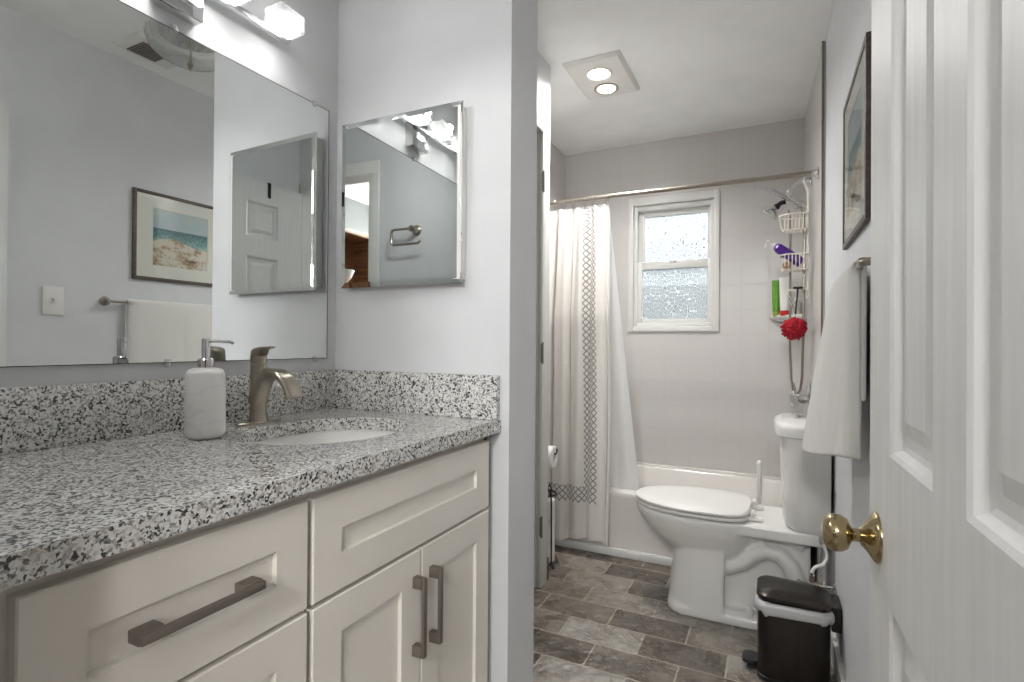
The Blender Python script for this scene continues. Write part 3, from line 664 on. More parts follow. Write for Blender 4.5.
# ------------------------------------------------------------------ right wall: picture, towel, switch
PX = wx(1.7); t = thing('framed_picture', 'framed watercolour of a beach in a brown wood frame above the towel bar', 'picture', (PX, 1.70, 1.42))
py0, py1, pz0, pz1 = 1.480, 1.945, 1.418, 1.855
R90 = Matrix(((0, 1, 0, 0), (1, 0, 0, 0), (0, 0, 1, 0), (0, 0, 0, 1)))
m = MB(); m.frame(py0, py1, pz0, pz1, 0.017, 0.017, 0.017, 0.017, PX - 0.013, PX - 0.0005, 0.002); m.xf(R90); part('frame', m, M['frame'], t)
m = MB(); m.frame(py0 + 0.016, py1 - 0.016, pz0 + 0.016, pz1 - 0.016, 0.076, 0.076, 0.062, 0.062, PX - 0.0095, PX - 0.0065); m.xf(R90); part('mat_board', m, M['matte'], t)
ay0, ay1, az0, az1 = py0 + 0.090, py1 - 0.090, pz0 + 0.076, pz1 - 0.076
m = MB(); uvl = m.bm.loops.layers.uv.new('UVMap')
m.box(PX - 0.0068, PX - 0.0048, ay0, ay1, az0, az1)
for f in m.bm.faces:
    for l in f.loops: l[uvl].uv = ((l.vert.co.y - ay0) / (ay1 - ay0), (l.vert.co.z - az0) / (az1 - az0))
part('art_print', m, M['art'], t)
m = MB(); m.box(PX - 0.0112, PX - 0.0102, py0 + 0.015, py1 - 0.015, pz0 + 0.015, pz1 - 0.015); part('glass', m, M['picglass'], t)

TBX, TBZ = 0.172, 1.302
t = thing('towel_bar', 'brushed nickel towel bar under the framed picture', 'towel bar', (wx(1.6), 1.64, TBZ))
m = MB(); m.cyl((TBX, 1.362, TBZ), (TBX, 1.93, TBZ), 0.0065, 14); part('bar', m, M['nickel'], t)
for yy in (1.368, 1.925):
    m = MB(); m.lathe([(0.022, wx(yy) - 0.0005), (0.022, wx(yy) - 0.006), (0.012, wx(yy) - 0.012), (0.009, wx(yy) - 0.018), (0.009, TBX + 0.004), (0.010, TBX), (0.008, TBX - 0.010)], (0, yy, TBZ), 20, 'X'); part('post', m, M['nickel'], t)
def towel():
    m = MB(); nu, nv = 90, 64
    y0, y1 = 1.445, 1.885
    Lf, Lb = 0.450, 0.31
    grid = []
    for i in range(nu + 1):
        row = []; u = i / nu
        for j in range(nv + 1):
            v = j / nv; sl = v * (Lf + Lb + 0.05)
            # path over the bar: back drop, half turn, front drop
            r = 0.0118
            if sl < Lb: x, z, dn = TBX + r, TBZ - (Lb - sl), (Lb - sl)
            elif sl < Lb + 0.05:
                a = PI * (sl - Lb) / 0.05; x, z, dn = TBX + r * math.cos(a), TBZ + r * math.sin(a), 0
            else: dn = sl - Lb - 0.05; x, z = TBX - r, TBZ - dn
            front = sl >= Lb + 0.05
            g = min(1, dn / 0.25)
            fold = 0.5 + 0.5 * math.sin(u * 2 * PI * 2.6 + 0.9 + 0.5 * math.sin(dn * 4))
            fold2 = math.sin(u * 2 * PI * 6.1 + dn * 2)
            y = y0 + u * (y1 - y0)
            if front:
                k = dn / Lf
                x -= g * (0.016 * fold + 0.004 * fold2) * (0.35 + 0.65 * u) + 0.075 * (k ** 0.9) * (u ** 0.9)
                y += -0.012 * g * math.sin(u * PI) + 0.012 * k * (u - 0.5)
                z += 0.008 * math.sin(u * 5 + 1) * g * k - 0.05 * u * k
                if u < 0.12: e = (1 - u / 0.12) ** 1.5; x = x * (1 - e) + (TBX + 0.006) * e; y += 0.01 * e
            else:
                x += g * 0.003 * math.sin(u * 9) - 0.001 * g
                x = min(x, wx(y) - 0.008)
            row.append(m.bm.verts.new((x, y, z)))
        grid.append(row)
    for i in range(nu):
        for j in range(nv): m.bm.faces.new((grid[i][j], grid[i + 1][j], grid[i + 1][j + 1], grid[i][j + 1]))
    return m
o = solo('bath_towel', towel(), M['towel'], 'white terry towel hanging over the towel bar beside the door', 'towel', (TBX, 1.67, TBZ), 0, mods=(('SOLIDIFY', dict(thickness=0.010, offset=0.0)), ('SUBSURF', dict(levels=1, render_levels=1))))
t = thing('light_switch', 'white toggle light switch plate between door edge and towel, seen in the mirror', 'light switch', (wx(1.17), 1.174, 1.289))
m = MB(); m.box(wx(1.17) - 0.006, wx(1.17), 1.136, 1.212, 1.228, 1.350, 0.002); part('plate', m, M['plastic'], t)
m = MB(); m.box(wx(1.17) - 0.010, wx(1.17) - 0.005, 1.167, 1.181, 1.276, 1.302, 0.001); m.box(wx(1.17) - 0.018, wx(1.17) - 0.006, 1.170, 1.178, 1.288, 1.300, 0.002); part('toggle', m, M['matte'], t)

# toilet-paper style holder on the entrance wall above the counter, seen in the cabinet mirror
hx, hz = -0.90, 1.72; YF = YW1
t = thing('open_paper_holder', 'brushed nickel open-ended holder on the entrance wall, seen in the cabinet mirror', 'holder', (hx, YF, hz))
m = MB(); m.lathe([(0.028, YF + 0.0005), (0.028, YF + 0.008), (0.018, YF + 0.016), (0.014, YF + 0.03), (0.014, YF + 0.055), (0.017, YF + 0.06), (0.010, YF + 0.068)], (hx, 0, hz), 20, 'Y'); part('post', m, M['nickel'], t)
m = MB(); m.tube([(hx, YF + 0.055, hz), (hx + 0.06, YF + 0.055, hz), (hx + 0.115, YF + 0.055, hz), (hx + 0.124, YF + 0.055, hz - 0.008), (hx + 0.125, YF + 0.055, hz - 0.07), (hx + 0.116, YF + 0.055, hz - 0.08), (hx + 0.0, YF + 0.055, hz - 0.08), (hx - 0.04, YF + 0.055, hz - 0.08), (hx - 0.055, YF + 0.055, hz - 0.068)], 0.0065, 10); part('wire_arm', m, M['nickel'], t)

# ------------------------------------------------------------------ tub
YT, ZT = 2.790, 0.335
t = thing('bathtub', 'white alcove bathtub under the window', 'bathtub', (-0.58, 3.16, 0))
XA, XB, YB = -1.328, 0.150, 3.530
def rr(x0, x1, y0, y1, r, z, n=8):
    out = []
    for cx, cy, a0 in ((x1 - r, y1 - r, 0), (x0 + r, y1 - r, PI / 2), (x0 + r, y0 + r, PI), (x1 - r, y0 + r, 1.5 * PI)):
        for i in range(n + 1): a = a0 + PI / 2 * i / n; out.append((cx + r * math.cos(a), cy + r * math.sin(a), z))
    return out
m = MB()
m.loft([rr(XA, XB, YT + 0.008, YB, 0.004, 0.0), rr(XA, XB, YT + 0.004, YB, 0.004, 0.06), rr(XA, XB, YT + 0.004, YB, 0.004, ZT - 0.03), rr(XA, XB, YT, YB, 0.006, ZT - 0.012), rr(XA, XB, YT + 0.004, YB, 0.008, ZT - 0.002), rr(XA + 0.008, XB - 0.008, YT + 0.012, YB - 0.006, 0.012, ZT),
        rr(XA + 0.07, XB - 0.07, YT + 0.085, YB - 0.05, 0.12, ZT - 0.001), rr(XA + 0.082, XB - 0.082, YT + 0.098, YB - 0.062, 0.12, ZT - 0.015), rr(XA + 0.13, XB - 0.13, YT + 0.14, YB - 0.10, 0.11, 0.12), rr(XA + 0.20, XB - 0.20, YT + 0.2, YB - 0.16, 0.09, 0.085)], True, True)
part('tub_shell', m, M['acrylic'], t, 40)
# raised back ledge of the tub against the tiles
m = MB(); m.box(XA, tx(3.52) - 0.002, YB - 0.022, YB, ZT - 0.01, ZT + 0.012, 0.005); part('tile_flange', m, M['acrylic'], t)

# curtain rod
RY, RZ = 2.80, 1.915
t = thing('curtain_rod', 'brushed metal shower curtain rod spanning the tub', 'curtain rod', (-0.57, RY, RZ))
m = MB(); m.cyl((-1.322, RY, RZ + 0.004), (tx(RY) - 0.006, RY, RZ - 0.004), 0.0115, 18); part('rod', m, M['nickel'], t)
m = MB(); m.lathe([(0.026, tx(RY) - 0.001), (0.026, tx(RY) - 0.008), (0.016, tx(RY) - 0.018), (0.016, tx(RY) - 0.03)], (0, RY, RZ - 0.004), 20, 'X'); part('flange', m, M['chrome'], t)
m = MB(); m.lathe([(0.026, -1.329), (0.026, -1.322), (0.016, -1.312), (0.016, -1.30)], (0, RY, RZ + 0.004), 20, 'X'); part('flange', m, M['chrome'], t)

# curtain: gathered cloth in front of the tub
t = thing('shower_curtain', 'white cotton shower curtain with grey trellis bands gathered at the left', 'curtain', (-1.05, 2.74, 0.08))
def curtain_pt(s, z):
    """s 0..1 along the gathered width, z height"""
    k = max(0.0, 1 - (z - 0.08) / 1.785)          # 0 top, 1 bottom
    x0 = -1.315; x1 = -0.795 + 0.038 * k ** 0.7 + 0.02 * math.sin(PI * k)
    x = x0 + (x1 - x0) * s
    ph = s * 2 * PI * 5.5
    a = 0.034 * (0.55 + 0.45 * math.sin(3.1 * s + 1.0)) * (0.75 + 0.35 * k)
    y = 2.768 - 0.052 * min(1, k * 3.0) + a * math.sin(ph + 0.6 * k) + 0.008 * math.sin(ph * 2.3 + 2 * k)
    y += 0.03 * (1 - min(1, k * 3.0))
    x += 0.014 * math.cos(ph + 0.6 * k) * (0.4 + k)
    return Vector((x, y, z))
m = MB(); uvl = m.bm.loops.layers.uv.new('UVMap')
ns, nz = 220, 60
uu = []; acc = 0; prev = None
for i in range(ns + 1):
    p = curtain_pt(i / ns, 0.7)
    if prev is not None: acc += (p - prev).length
    uu.append(acc); prev = p
S0 = next(uu[i] for i in range(ns + 1) if curtain_pt(i / ns, 0.9).x > -0.905)   # left edge of the printed band
vals = {}
G = []
for i in range(ns + 1):
    row = []
    for j in range(nz + 1):
        z = 0.08 + 1.785 * j / nz
        z_ = z + (0.010 * math.sin(i / ns * 2 * PI * 5.5 * 2) * max(0, (j / nz - 0.93) / 0.07)) + (0.014 * math.sin(i / ns * 9 + 1.0) * max(0, 1 - j / nz * 8))
        p = curtain_pt(i / ns, z); v = m.bm.verts.new((p.x, p.y, z_)); vals[v] = (uu[i] - S0, z - 0.08 + 0.0); row.append(v)
    G.append(row)
for i in range(ns):
    for j in range(nz):
        f = m.bm.faces.new((G[i][j], G[i + 1][j], G[i + 1][j + 1], G[i][j + 1]))
        for l in f.loops: l[uvl].uv = vals[l.vert]
part('curtain_cloth', m, M['curtain'], t, 0)
for i in range(9):
    s = (i + 0.5) / 9 if i < 8 else 0.985
    p = curtain_pt(s, 1.87)
    m = MB(); m.tube([(p.x + 0.004 * math.sin(a), RY + 0.021 * math.cos(a) + (0 if math.sin(a) > 0 else (p.y - RY) * -math.sin(a)), RZ - 0.014 + 0.030 * math.sin(a)) for a in [2 * PI * k / 18 for k in range(18)]], 0.0016, 6, closed=True)
    part('curtain_ring', m, M['nickel'], t)
# liner hanging inside the tub
t = thing('curtain_liner', 'plain white curtain liner hanging inside the tub', 'curtain liner', (-0.95, 2.9, 0.2))
m = MB(); G = []
ns, nz = 90, 40
for i in range(ns + 1):
    row = []
    for j in range(nz + 1):
        s = i / ns; k = 1 - j / nz; z = 0.23 + 1.65 * j / nz
        x = -1.30 + 0.09 * k + (0.49 + 0.065 * k) * s; y = 2.822 + 0.11 * min(1, k * 1.15) + 0.014 * math.sin(s * 2 * PI * 4 + k) * (0.5 + 0.5 * k)
        row.append(m.bm.verts.new((x, y, z)))
    G.append(row)
for i in range(ns):
    for j in range(nz): m.bm.faces.new((G[i][j], G[i + 1][j], G[i + 1][j + 1], G[i][j + 1]))
part('liner_sheet', m, M['liner'], t, 0)
# curtain ring for the liner's free edge
m = MB(); m.tube([(-0.815, RY + 0.022 * math.cos(a) + 0.006, RZ - 0.012 + 0.028 * math.sin(a)) for a in [2 * PI * k / 18 for k in range(18)]], 0.0016, 6, closed=True); part('liner_ring', m, M['nickel'], t)

# ------------------------------------------------------------------ toilet
TY = 2.455
t = thing('toilet', 'white two-piece toilet with closed lid between tub and bin', 'toilet', (-0.2, TY, 0))
def egg(xf, xb, hw, z, n=40, sq=0.6):
    """plan outline, round at the front (xf) and squarer at the back (xb)"""
    out = []; cx = xf + (xb - xf) * 0.55
    for i in range(n):
        a = 2 * PI * i / n; c, s = math.cos(a), math.sin(a)
        if c < 0: x = cx + (cx - xf) * c; y = hw * s
        else: x = cx + (xb - cx) * math.copysign(abs(c) ** sq, c); y = hw * math.copysign(abs(s) ** (sq + 0.15), s)
        out.append((x, TY + y, z))
    return out
def colm(xf, xb, hw, z):
    return [(xb, TY + hw, z)] + [(xf + 0.13 - 0.13 * math.cos(a), TY + hw * math.copysign(abs(math.sin(a)) ** 0.7, math.sin(a)), z) for a in [PI / 2 - PI * i / 24 for i in range(25)]] + [(xb, TY - hw, z)]
m = MB()
m.loft([egg(-0.30, -0.16, 0.05, 0.175), egg(-0.36, -0.13, 0.085, 0.20), egg(-0.425, -0.10, 0.12, 0.245), egg(-0.488, -0.08, 0.15, 0.295), egg(-0.535, -0.06, 0.173, 0.345), egg(-0.560, -0.05, 0.185, 0.385), egg(-0.562, -0.05, 0.187, 0.405), egg(-0.552, -0.05, 0.180, 0.413)])
m.box(-0.16, 0.188, TY - 0.165, TY + 0.165, 0.366, 0.413)
m.loft([colm(-0.418, -0.180, 0.152, 0.0), colm(-0.408, -0.180, 0.149, 0.12), colm(-0.385, -0.178, 0.143, 0.29)])
m.loft([rr(-0.412, 0.13, TY - 0.152, TY + 0.152, 0.08, 0.0), rr(-0.412, 0.13, TY - 0.152, TY + 0.152, 0.08, 0.028), rr(-0.405, 0.12, TY - 0.135, TY + 0.135, 0.08, 0.052)])
m.box(-0.25, 0.13, TY - 0.085, TY + 0.085, 0.03, 0.38)
for s in (-1, 1):
    y = TY + s * 0.092
    pts = [(-0.235, 0.205), (-0.175, 0.21), (-0.12, 0.235), (-0.075, 0.275), (-0.03, 0.30), (0.02, 0.295), (0.06, 0.255), (0.085, 0.19), (0.095, 0.10)]
    m.tube([(x, y, z) for x, z in pts], 0.034, 12)
    pts = [(-0.235, 0.285), (-0.17, 0.285), (-0.115, 0.315), (-0.07, 0.352), (-0.02, 0.372), (0.05, 0.372), (0.11, 0.34)]
    m.tube([(x, y - s * 0.01, z) for x, z in pts], 0.026, 12)
part('bowl', m, M['ceramic'], t, 0, mods=(('REMESH', dict(mode='VOXEL', voxel_size=0.0065, use_smooth_shade=True)), ('SMOOTH', dict(factor=0.5, iterations=6))))
m = MB(); m.loft([egg(-0.558, -0.085, 0.182, 0.4185, sq=0.42), egg(-0.563, -0.085, 0.187, 0.422, sq=0.42), egg(-0.563, -0.085, 0.187, 0.430, sq=0.42), egg(-0.560, -0.085, 0.184, 0.433, sq=0.42)]); part('seat', m, M['plastic'], t, 40)
m = MB(); m.loft([egg(-0.560, -0.088, 0.184, 0.4365, sq=0.42), egg(-0.566, -0.085, 0.190, 0.440, sq=0.42), egg(-0.566, -0.085, 0.190, 0.448, sq=0.42), egg(-0.556, -0.088, 0.181, 0.454, sq=0.42), egg(-0.50, -0.11, 0.14, 0.457)]); part('lid', m, M['plastic'], t, 40)
for s in (-1, 1):
    m = MB(); m.box(-0.098, -0.040, TY + s * 0.085 - 0.022, TY + s * 0.085 + 0.022, 0.4135, 0.430, 0.004); m.cyl((-0.075, TY + s * 0.085 - 0.026, 0.440), (-0.075, TY + s * 0.085 + 0.026, 0.440), 0.010, 14); part('hinge', m, M['plastic'], t)
    m = MB(); m.lathe([(0.017, 0.052), (0.0165, 0.078), (0.012, 0.088), (0.004, 0.091)], (-0.085, TY + s * 0.128, -0.010), 18); part('bolt_cap', m, M['plastic'], t)
def tank_ring(x0, x1, hw, z, n=10):
    """flat back at x1, bowed front at x0"""
    out = [(x1, TY + hw, z)]
    for i in range(2 * n + 1):
        a = PI / 2 - PI * i / (2 * n); c, s = math.cos(a), math.sin(a)
        e = 0.42
        out.append((x1 - 0.02 - (x1 - 0.02 - x0) * abs(c) ** e, TY + hw * math.copysign(abs(s) ** 0.55, s), z))
    out.append((x1, TY - hw, z)); return out
m = MB(); m.loft([tank_ring(0.045, 0.188, 0.165, 0.4145), tank_ring(0.032, 0.188, 0.178, 0.435), tank_ring(0.026, 0.188, 0.186, 0.56), tank_ring(0.018, 0.188, 0.194, 0.7695)]); part('tank', m, M['ceramic'], t, 50)
m = MB(); m.loft([tank_ring(0.010, 0.190, 0.202, 0.770), tank_ring(0.001, 0.190, 0.210, 0.774), tank_ring(-0.001, 0.190, 0.212, 0.806), tank_ring(0.004, 0.190, 0.207, 0.818), tank_ring(0.018, 0.188, 0.195, 0.823)]); part('tank_lid', m, M['ceramic'], t, 50)
m = MB(); m.lathe([(0.022, 0.8225), (0.022, 0.828), (0.018, 0.8305), (0.003, 0.831)], (0.095, TY + 0.03, 0), 24); part('flush_button', m, M['chrome'], t)

# water supply valve and hose
vy = 2.20; vw = wx(vy)
t = thing('supply_valve', 'chrome water shut-off valve on the wall below the toilet tank', 'valve', (vw, vy, 0.24))
m = MB(); m.lathe([(0.024, vw - 0.0005), (0.024, vw - 0.004), (0.014, vw - 0.010), (0.008, vw - 0.012), (0.008, vw - 0.045)], (0, vy, 0.262), 18, 'X'); part('escutcheon', m, M['chrome'], t)
m = MB(); m.cyl((vw - 0.040, vy, 0.262), (vw - 0.092, vy, 0.262), 0.0125, 14); m.cyl((vw - 0.075, vy, 0.262), (vw - 0.075, vy, 0.296), 0.009, 12); part('valve_body', m, M['nickel'], t)
m = MB(); m.cyl((vw - 0.092, vy, 0.262), (vw - 0.108, vy, 0.262), 0.006, 10); m.sphere((vw - 0.116, vy, 0.262), 0.016, 14, (0.55, 1, 0.7)); part('valve_handle', m, M['nickel'], t)
t = thing('supply_hose', 'white flexible water hose from the shut-off valve to the tank', 'hose', (vw - 0.075, vy, 0.296))
m = MB(); m.tube([(vw - 0.075, vy, 0.290), (vw - 0.075, vy, 0.310), (vw - 0.066, vy + 0.004, 0.324), (vw - 0.040, vy + 0.02, 0.332), (vw - 0.025, vy + 0.05, 0.345), (vw - 0.025, vy + 0.065, 0.36), (vw - 0.035, vy + 0.074, 0.385), (vw - 0.038, vy + 0.075, 0.4135)], 0.006, 10); part('hose_tube', m, M['plastic'], t)
m = MB(); m.cyl((vw - 0.075, vy, 0.290), (vw - 0.075, vy, 0.306), 0.0095, 6); part('hose_nut', m, M['chrome'], t)
m = MB(); m.cyl((vw - 0.038, vy + 0.075, 0.392), (vw - 0.038, vy + 0.075, 0.4135), 0.012, 8); part('hose_nut', m, M['chrome'], t)

# toilet brush behind the bowl
bx_, by_ = -0.060, 2.705
t = thing('toilet_brush', 'white toilet brush handle standing between toilet and tub', 'toilet brush', (bx_, by_, 0))
m = MB(); m.lathe([(0.048, 0.001), (0.050, 0.01), (0.044, 0.10), (0.050, 0.13), (0.046, 0.13), (0.040, 0.10), (0.044, 0.012), (0.004, 0.010)], (bx_, by_, 0), 28); part('holder', m, M['plastic'], t)
m = MB(); prof = [(0.006, 0.10), (0.007, 0.40), (0.0095, 0.41)]
for i in range(10): z = 0.412 + i * 0.0155; prof += [(0.0105, z), (0.0115, z + 0.004), (0.0115, z + 0.009), (0.0105, z + 0.013)]
prof += [(0.0125, 0.572), (0.0125, 0.580), (0.009, 0.588), (0.002, 0.590)]
m.lathe(prof, (bx_, by_, 0), 18); part('handle', m, M['plastic'], t)
m = MB(); m.sphere((bx_, by_, 0.07), 0.034, 16, (1, 1, 1.25)); part('bristles', m, M['plastic'], t)

# step bin
t = thing('step_bin', 'dark brushed steel step bin with a white liner beside the toilet', 'bin', (0.06, 2.06, 0))
bx0, bx1, by0, by1 = -0.047, 0.166, 1.975, 2.145
m = MB(); m.loft([rr(bx0 + 0.004, bx1 - 0.002, by0 + 0.004, by1 - 0.004, 0.034, 0.004), rr(bx0, bx1, by0, by1, 0.036, 0.012), rr(bx0 - 0.002, bx1 + 0.001, by0 - 0.002, by1 + 0.002, 0.036, 0.258), rr(bx0 + 0.004, bx1 - 0.004, by0 + 0.004, by1 - 0.004, 0.032, 0.258), rr(bx0 + 0.006, bx1 - 0.006, by0 + 0.006, by1 - 0.006, 0.03, 0.03)]); part('bin_body', m, M['steel'], t, 40)
m = MB(); m.loft([rr(bx0 - 0.002, bx1 + 0.000, by0 - 0.002, by1 + 0.002, 0.034, 0.001), rr(bx0 - 0.004, bx1 + 0.002, by0 - 0.004, by1 + 0.004, 0.036, 0.006), rr(bx0 - 0.004, bx1 + 0.002, by0 - 0.004, by1 + 0.004, 0.036, 0.016), rr(bx0, bx1, by0, by1, 0.034, 0.018)]); part('base_rim', m, M['rubber'], t, 40)
m = MB(); rings = []
for off, z in ((0.0035, 0.220), (0.008, 0.224), (0.011, 0.238), (0.011, 0.252), (0.007, 0.262), (0.002, 0.2655), (-0.004, 0.264), (-0.008, 0.24)):
    base = rr(bx0 - off, bx1 + off, by0 - off, by1 + off, 0.036, z)
    rings.append([(p[0], p[1], p[2] + (0.006 * math.sin(i * 1.7) + 0.005 * math.sin(i * 0.63 + 1) if z < 0.23 else 0.0015 * math.sin(i * 2.1)) + (0.0 if z > 0.23 else 0.006)) for i, p in enumerate(base)])
m.loft(rings, False, False); part('bin_liner', m, M['bag'], t, 0, label='white plastic bin liner folded over the rim')
m = MB(); c0 = (bx0 + bx1) / 2; rings = []
for off, z in ((0.002, 0.0), (0.005, 0.004), (0.005, 0.012), (-0.006, 0.020), (-0.05, 0.026)):
    rings.append(rr(bx0 - off, bx1 + off, by0 - off, by1 + off, max(0.03, 0.036 + off), z))
m.loft(rings)
m.xf(Matrix.Translation((bx1, 0, 0.2665)) @ Matrix.Rotation(D(1.5), 4, 'Y') @ Matrix.Translation((-bx1, 0, 0)))
part('lid', m, M['steel'], t, 40)
m = MB(); m.box(bx1 + 0.0025, bx1 + 0.032, by0 + 0.03, by1 - 0.03, 0.195, 0.278, 0.006); part('hinge_block', m, M['rubber'], t)
m = MB(); m.loft([rr(bx0 - 0.050, bx0 - 0.004, 2.025, 2.095, 0.014, z) for z in (0.020, 0.030)]); m.box(bx0 - 0.012, bx0 + 0.0, 2.04, 2.08, 0.006, 0.026); m.box(bx0 - 0.034, bx0 - 0.003, 2.03, 2.09, 0.0015, 0.012, 0.003); part('pedal', m, M['rubber'], t)

# toilet paper stand and rolls in the niche beside the tub
sx, sy = -1.048, 2.515
t = thing('toilet_paper_stand', 'black wire toilet paper stand by the closet casing', 'toilet paper stand', (sx, sy, 0))
m = MB(); m.tube([(sx + 0.068 * math.cos(a), sy + 0.068 * math.sin(a), 0.022) for a in [2 * PI * k / 28 for k in range(28)]], 0.0042, 8, closed=True); part('base_ring', m, M['black'], t)
m = MB()
for a in (D(-35), D(85), D(205)):
    c, s = math.cos(a), math.sin(a)
    m.tube([(sx + r * c, sy + r * s, z) for r, z in ((0.062, 0.36), (0.066, 0.30), (0.068, 0.05), (0.068, 0.024), (0.074, 0.012), (0.080, 0.006), (0.087, 0.008), (0.088, 0.018), (0.082, 0.024))], 0.0042, 8)
m.tube([(sx + 0.062 * math.cos(a), sy + 0.062 * math.sin(a), 0.36) for a in [2 * PI * k / 28 for k in range(28)]], 0.004, 8, closed=True)
part('cage', m, M['black'], t)
m = MB(); a = D(-35); px, py = sx + 0.062 * math.cos(a), sy + 0.062 * math.sin(a)
m.tube([(px, py, 0.35), (px, py, 0.40), (px - 0.01, py + 0.004, 0.415), (px - 0.02, py + 0.008, 0.40), (px - 0.018, py + 0.008, 0.375)], 0.0038, 8)
m.tube([(sx - 0.062, sy, 0.36), (sx - 0.062, sy, 0.585), (sx - 0.055, sy, 0.607), (sx - 0.035, sy, 0.615), (sx - 0.035 + 0.01, sy, 0.61)], 0.0042, 8)
m.tube([(sx - 0.062, sy, 0.565), (sx + 0.03, sy, 0.565), (sx + 0.062, sy, 0.565), (sx + 0.068, sy, 0.580), (sx + 0.065, sy, 0.592)], 0.0042, 8)
part('hook_arm', m, M['black'], t)
def roll(c, axis, label):
    m = MB(); R, r, hw = 0.054, 0.021, 0.05
    m.lathe([(r, -hw), (R - 0.002, -hw), (R, -hw + 0.002), (R, hw - 0.002), (R - 0.002, hw), (r, hw), (r, -hw)], c, 36, axis)
    o = solo('toilet_paper_roll', m, M['paper'], label, 'toilet paper', c, 40, 'toilet paper rolls')
    return o
roll((sx, sy, 0.056 + 0.022), 'Z', 'lowest toilet paper roll stacked in the wire stand')
roll((sx, sy, 0.158 + 0.022), 'Z', 'middle toilet paper roll stacked in the wire stand')
roll((sx, sy, 0.260 + 0.022), 'Z', 'topmost toilet paper roll stacked in the wire stand')
roll((sx + 0.004, sy, 0.548), 'X', 'toilet paper roll hanging on the arm of the black stand')

# ------------------------------------------------------------------ shower end
sy_ = 3.12; swx = tx(sy_)
t = thing('shower_set', 'chrome shower arm with round head and hand-shower wand over the tub', 'shower', (swx, sy_, 1.97))
m = MB(); m.lathe([(0.032, swx - 0.0005), (0.032, swx - 0.004), (0.024, swx - 0.010), (0.012, swx - 0.013)], (0, sy_, 1.975), 24, 'X'); part('escutcheon', m, M['chrome'], t)
m = MB(); m.tube([(swx - 0.004, sy_, 1.975), (swx - 0.04, sy_, 1.974), (swx - 0.066, sy_, 1.962), (swx - 0.084, sy_, 1.942), (swx - 0.098, sy_, 1.925)], 0.0095, 14); m.lathe([(0.013, 1.902), (0.015, 1.906), (0.015, 1.926), (0.012, 1.93)], (swx - 0.102, sy_, 0), 16); part('shower_arm', m, M['chrome'], t)
m = MB(); m.box(swx - 0.082, swx - 0.030, sy_ - 0.022, sy_ + 0.012, 1.825, 1.862, 0.008); m.cyl((swx - 0.074, sy_ - 0.028, 1.846), (swx - 0.020, sy_ - 0.028, 1.832), 0.013, 14); m.tube([(swx - 0.102, sy_, 1.91), (swx - 0.085, sy_ - 0.004, 1.88), (swx - 0.068, sy_ - 0.006, 1.85)], 0.011, 12); part('diverter', m, M['chrome'], t)
m = MB(); m.tube([(-0.098 - 0.005, sy_ - 0.03, 1.958), (-0.055, sy_ - 0.03, 1.945), (-0.01, sy_ - 0.03, 1.922), (0.05, sy_ - 0.028, 1.884), (0.10, sy_ - 0.026, 1.848)], 0.010, 14, radii=[0.006, 0.010, 0.012, 0.0115, 0.010]); part('hand_wand', m, M['chrome'], t)
m = MB(); m.tube([(0.05, sy_ + 0.012, 1.872), (0.028, sy_ + 0.012, 1.868), (0.012, sy_ + 0.010, 1.855)], 0.012, 12); m.sphere((0.008, sy_ + 0.010, 1.850), 0.017, 14); part('swivel', m, M['black'], t)
m = MB(); m.lathe([(0.012, 0.0), (0.018, 0.010), (0.034, 0.026), (0.044, 0.040), (0.046, 0.050), (0.043, 0.053), (0.004, 0.054)], (0, 0, 0), 28)
m.xf(Matrix.Translation((0.002, sy_ + 0.008, 1.848)) @ Matrix.Rotation(D(218), 4, 'Y')); hd = part('spray_head', m, M['chrome'], t, 50)
m = MB(); m.tube([(0.098, sy_ - 0.028, 1.842), (0.116, sy_ - 0.03, 1.826), (0.130, sy_ - 0.034, 1.79), (0.134, sy_ - 0.036, 1.70), (0.132, sy_ - 0.03, 1.3), (0.128, sy_ - 0.012, 0.96), (0.120, sy_ + 0.0, 0.89), (0.105, sy_ + 0.015, 0.865), (0.088, sy_ + 0.028, 0.89), (0.080, sy_ + 0.035, 0.95), (0.073, sy_ + 0.035, 1.1), (0.072, sy_ + 0.03, 1.5), (0.072, sy_ + 0.02, 1.72), (0.068, sy_ + 0.005, 1.79), (0.062, sy_ - 0.002, 1.825)], 0.0062, 10); part('hose', m, M['nickel'], t)
t = thing('shower_valve', 'chrome tub valve with round lever just above the toilet tank', 'shower valve', (tx(3.16), 3.16, 0.86))
vx_ = tx(3.16)
m = MB(); m.lathe([(0.085, vx_ - 0.0005), (0.085, vx_ - 0.004), (0.07, vx_ - 0.010), (0.03, vx_ - 0.016)], (0, 3.16, 0.84), 32, 'X'); part('valve_plate', m, M['chrome'], t)
m = MB(); m.lathe([(0.022, vx_ - 0.014), (0.022, vx_ - 0.05), (0.044, vx_ - 0.058), (0.050, vx_ - 0.075), (0.042, vx_ - 0.088), (0.010, vx_ - 0.094)], (0, 3.16, 0.84), 24, 'X'); m.tube([(vx_ - 0.07, 3.16, 0.86), (vx_ - 0.074, 3.158, 0.90), (vx_ - 0.078, 3.156, 0.925)], 0.007, 10, radii=[0.009, 0.008, 0.0065]); part('valve_handle', m, M['chrome'], t)
t = thing('tub_spout', 'chrome tub spout low on the tiled wall', 'spout', (tx(3.16), 3.16, 0.50))
m = MB(); m.lathe([(0.026, vx_ - 0.0005), (0.025, vx_ - 0.02), (0.023, vx_ - 0.11), (0.020, vx_ - 0.128), (0.008, vx_ - 0.133)], (0, 3.16, 0.50), 20, 'X'); m.cyl((vx_ - 0.115, 3.16, 0.50), (vx_ - 0.115, 3.16, 0.466), 0.012, 14); part('spout', m, M['chrome'], t)

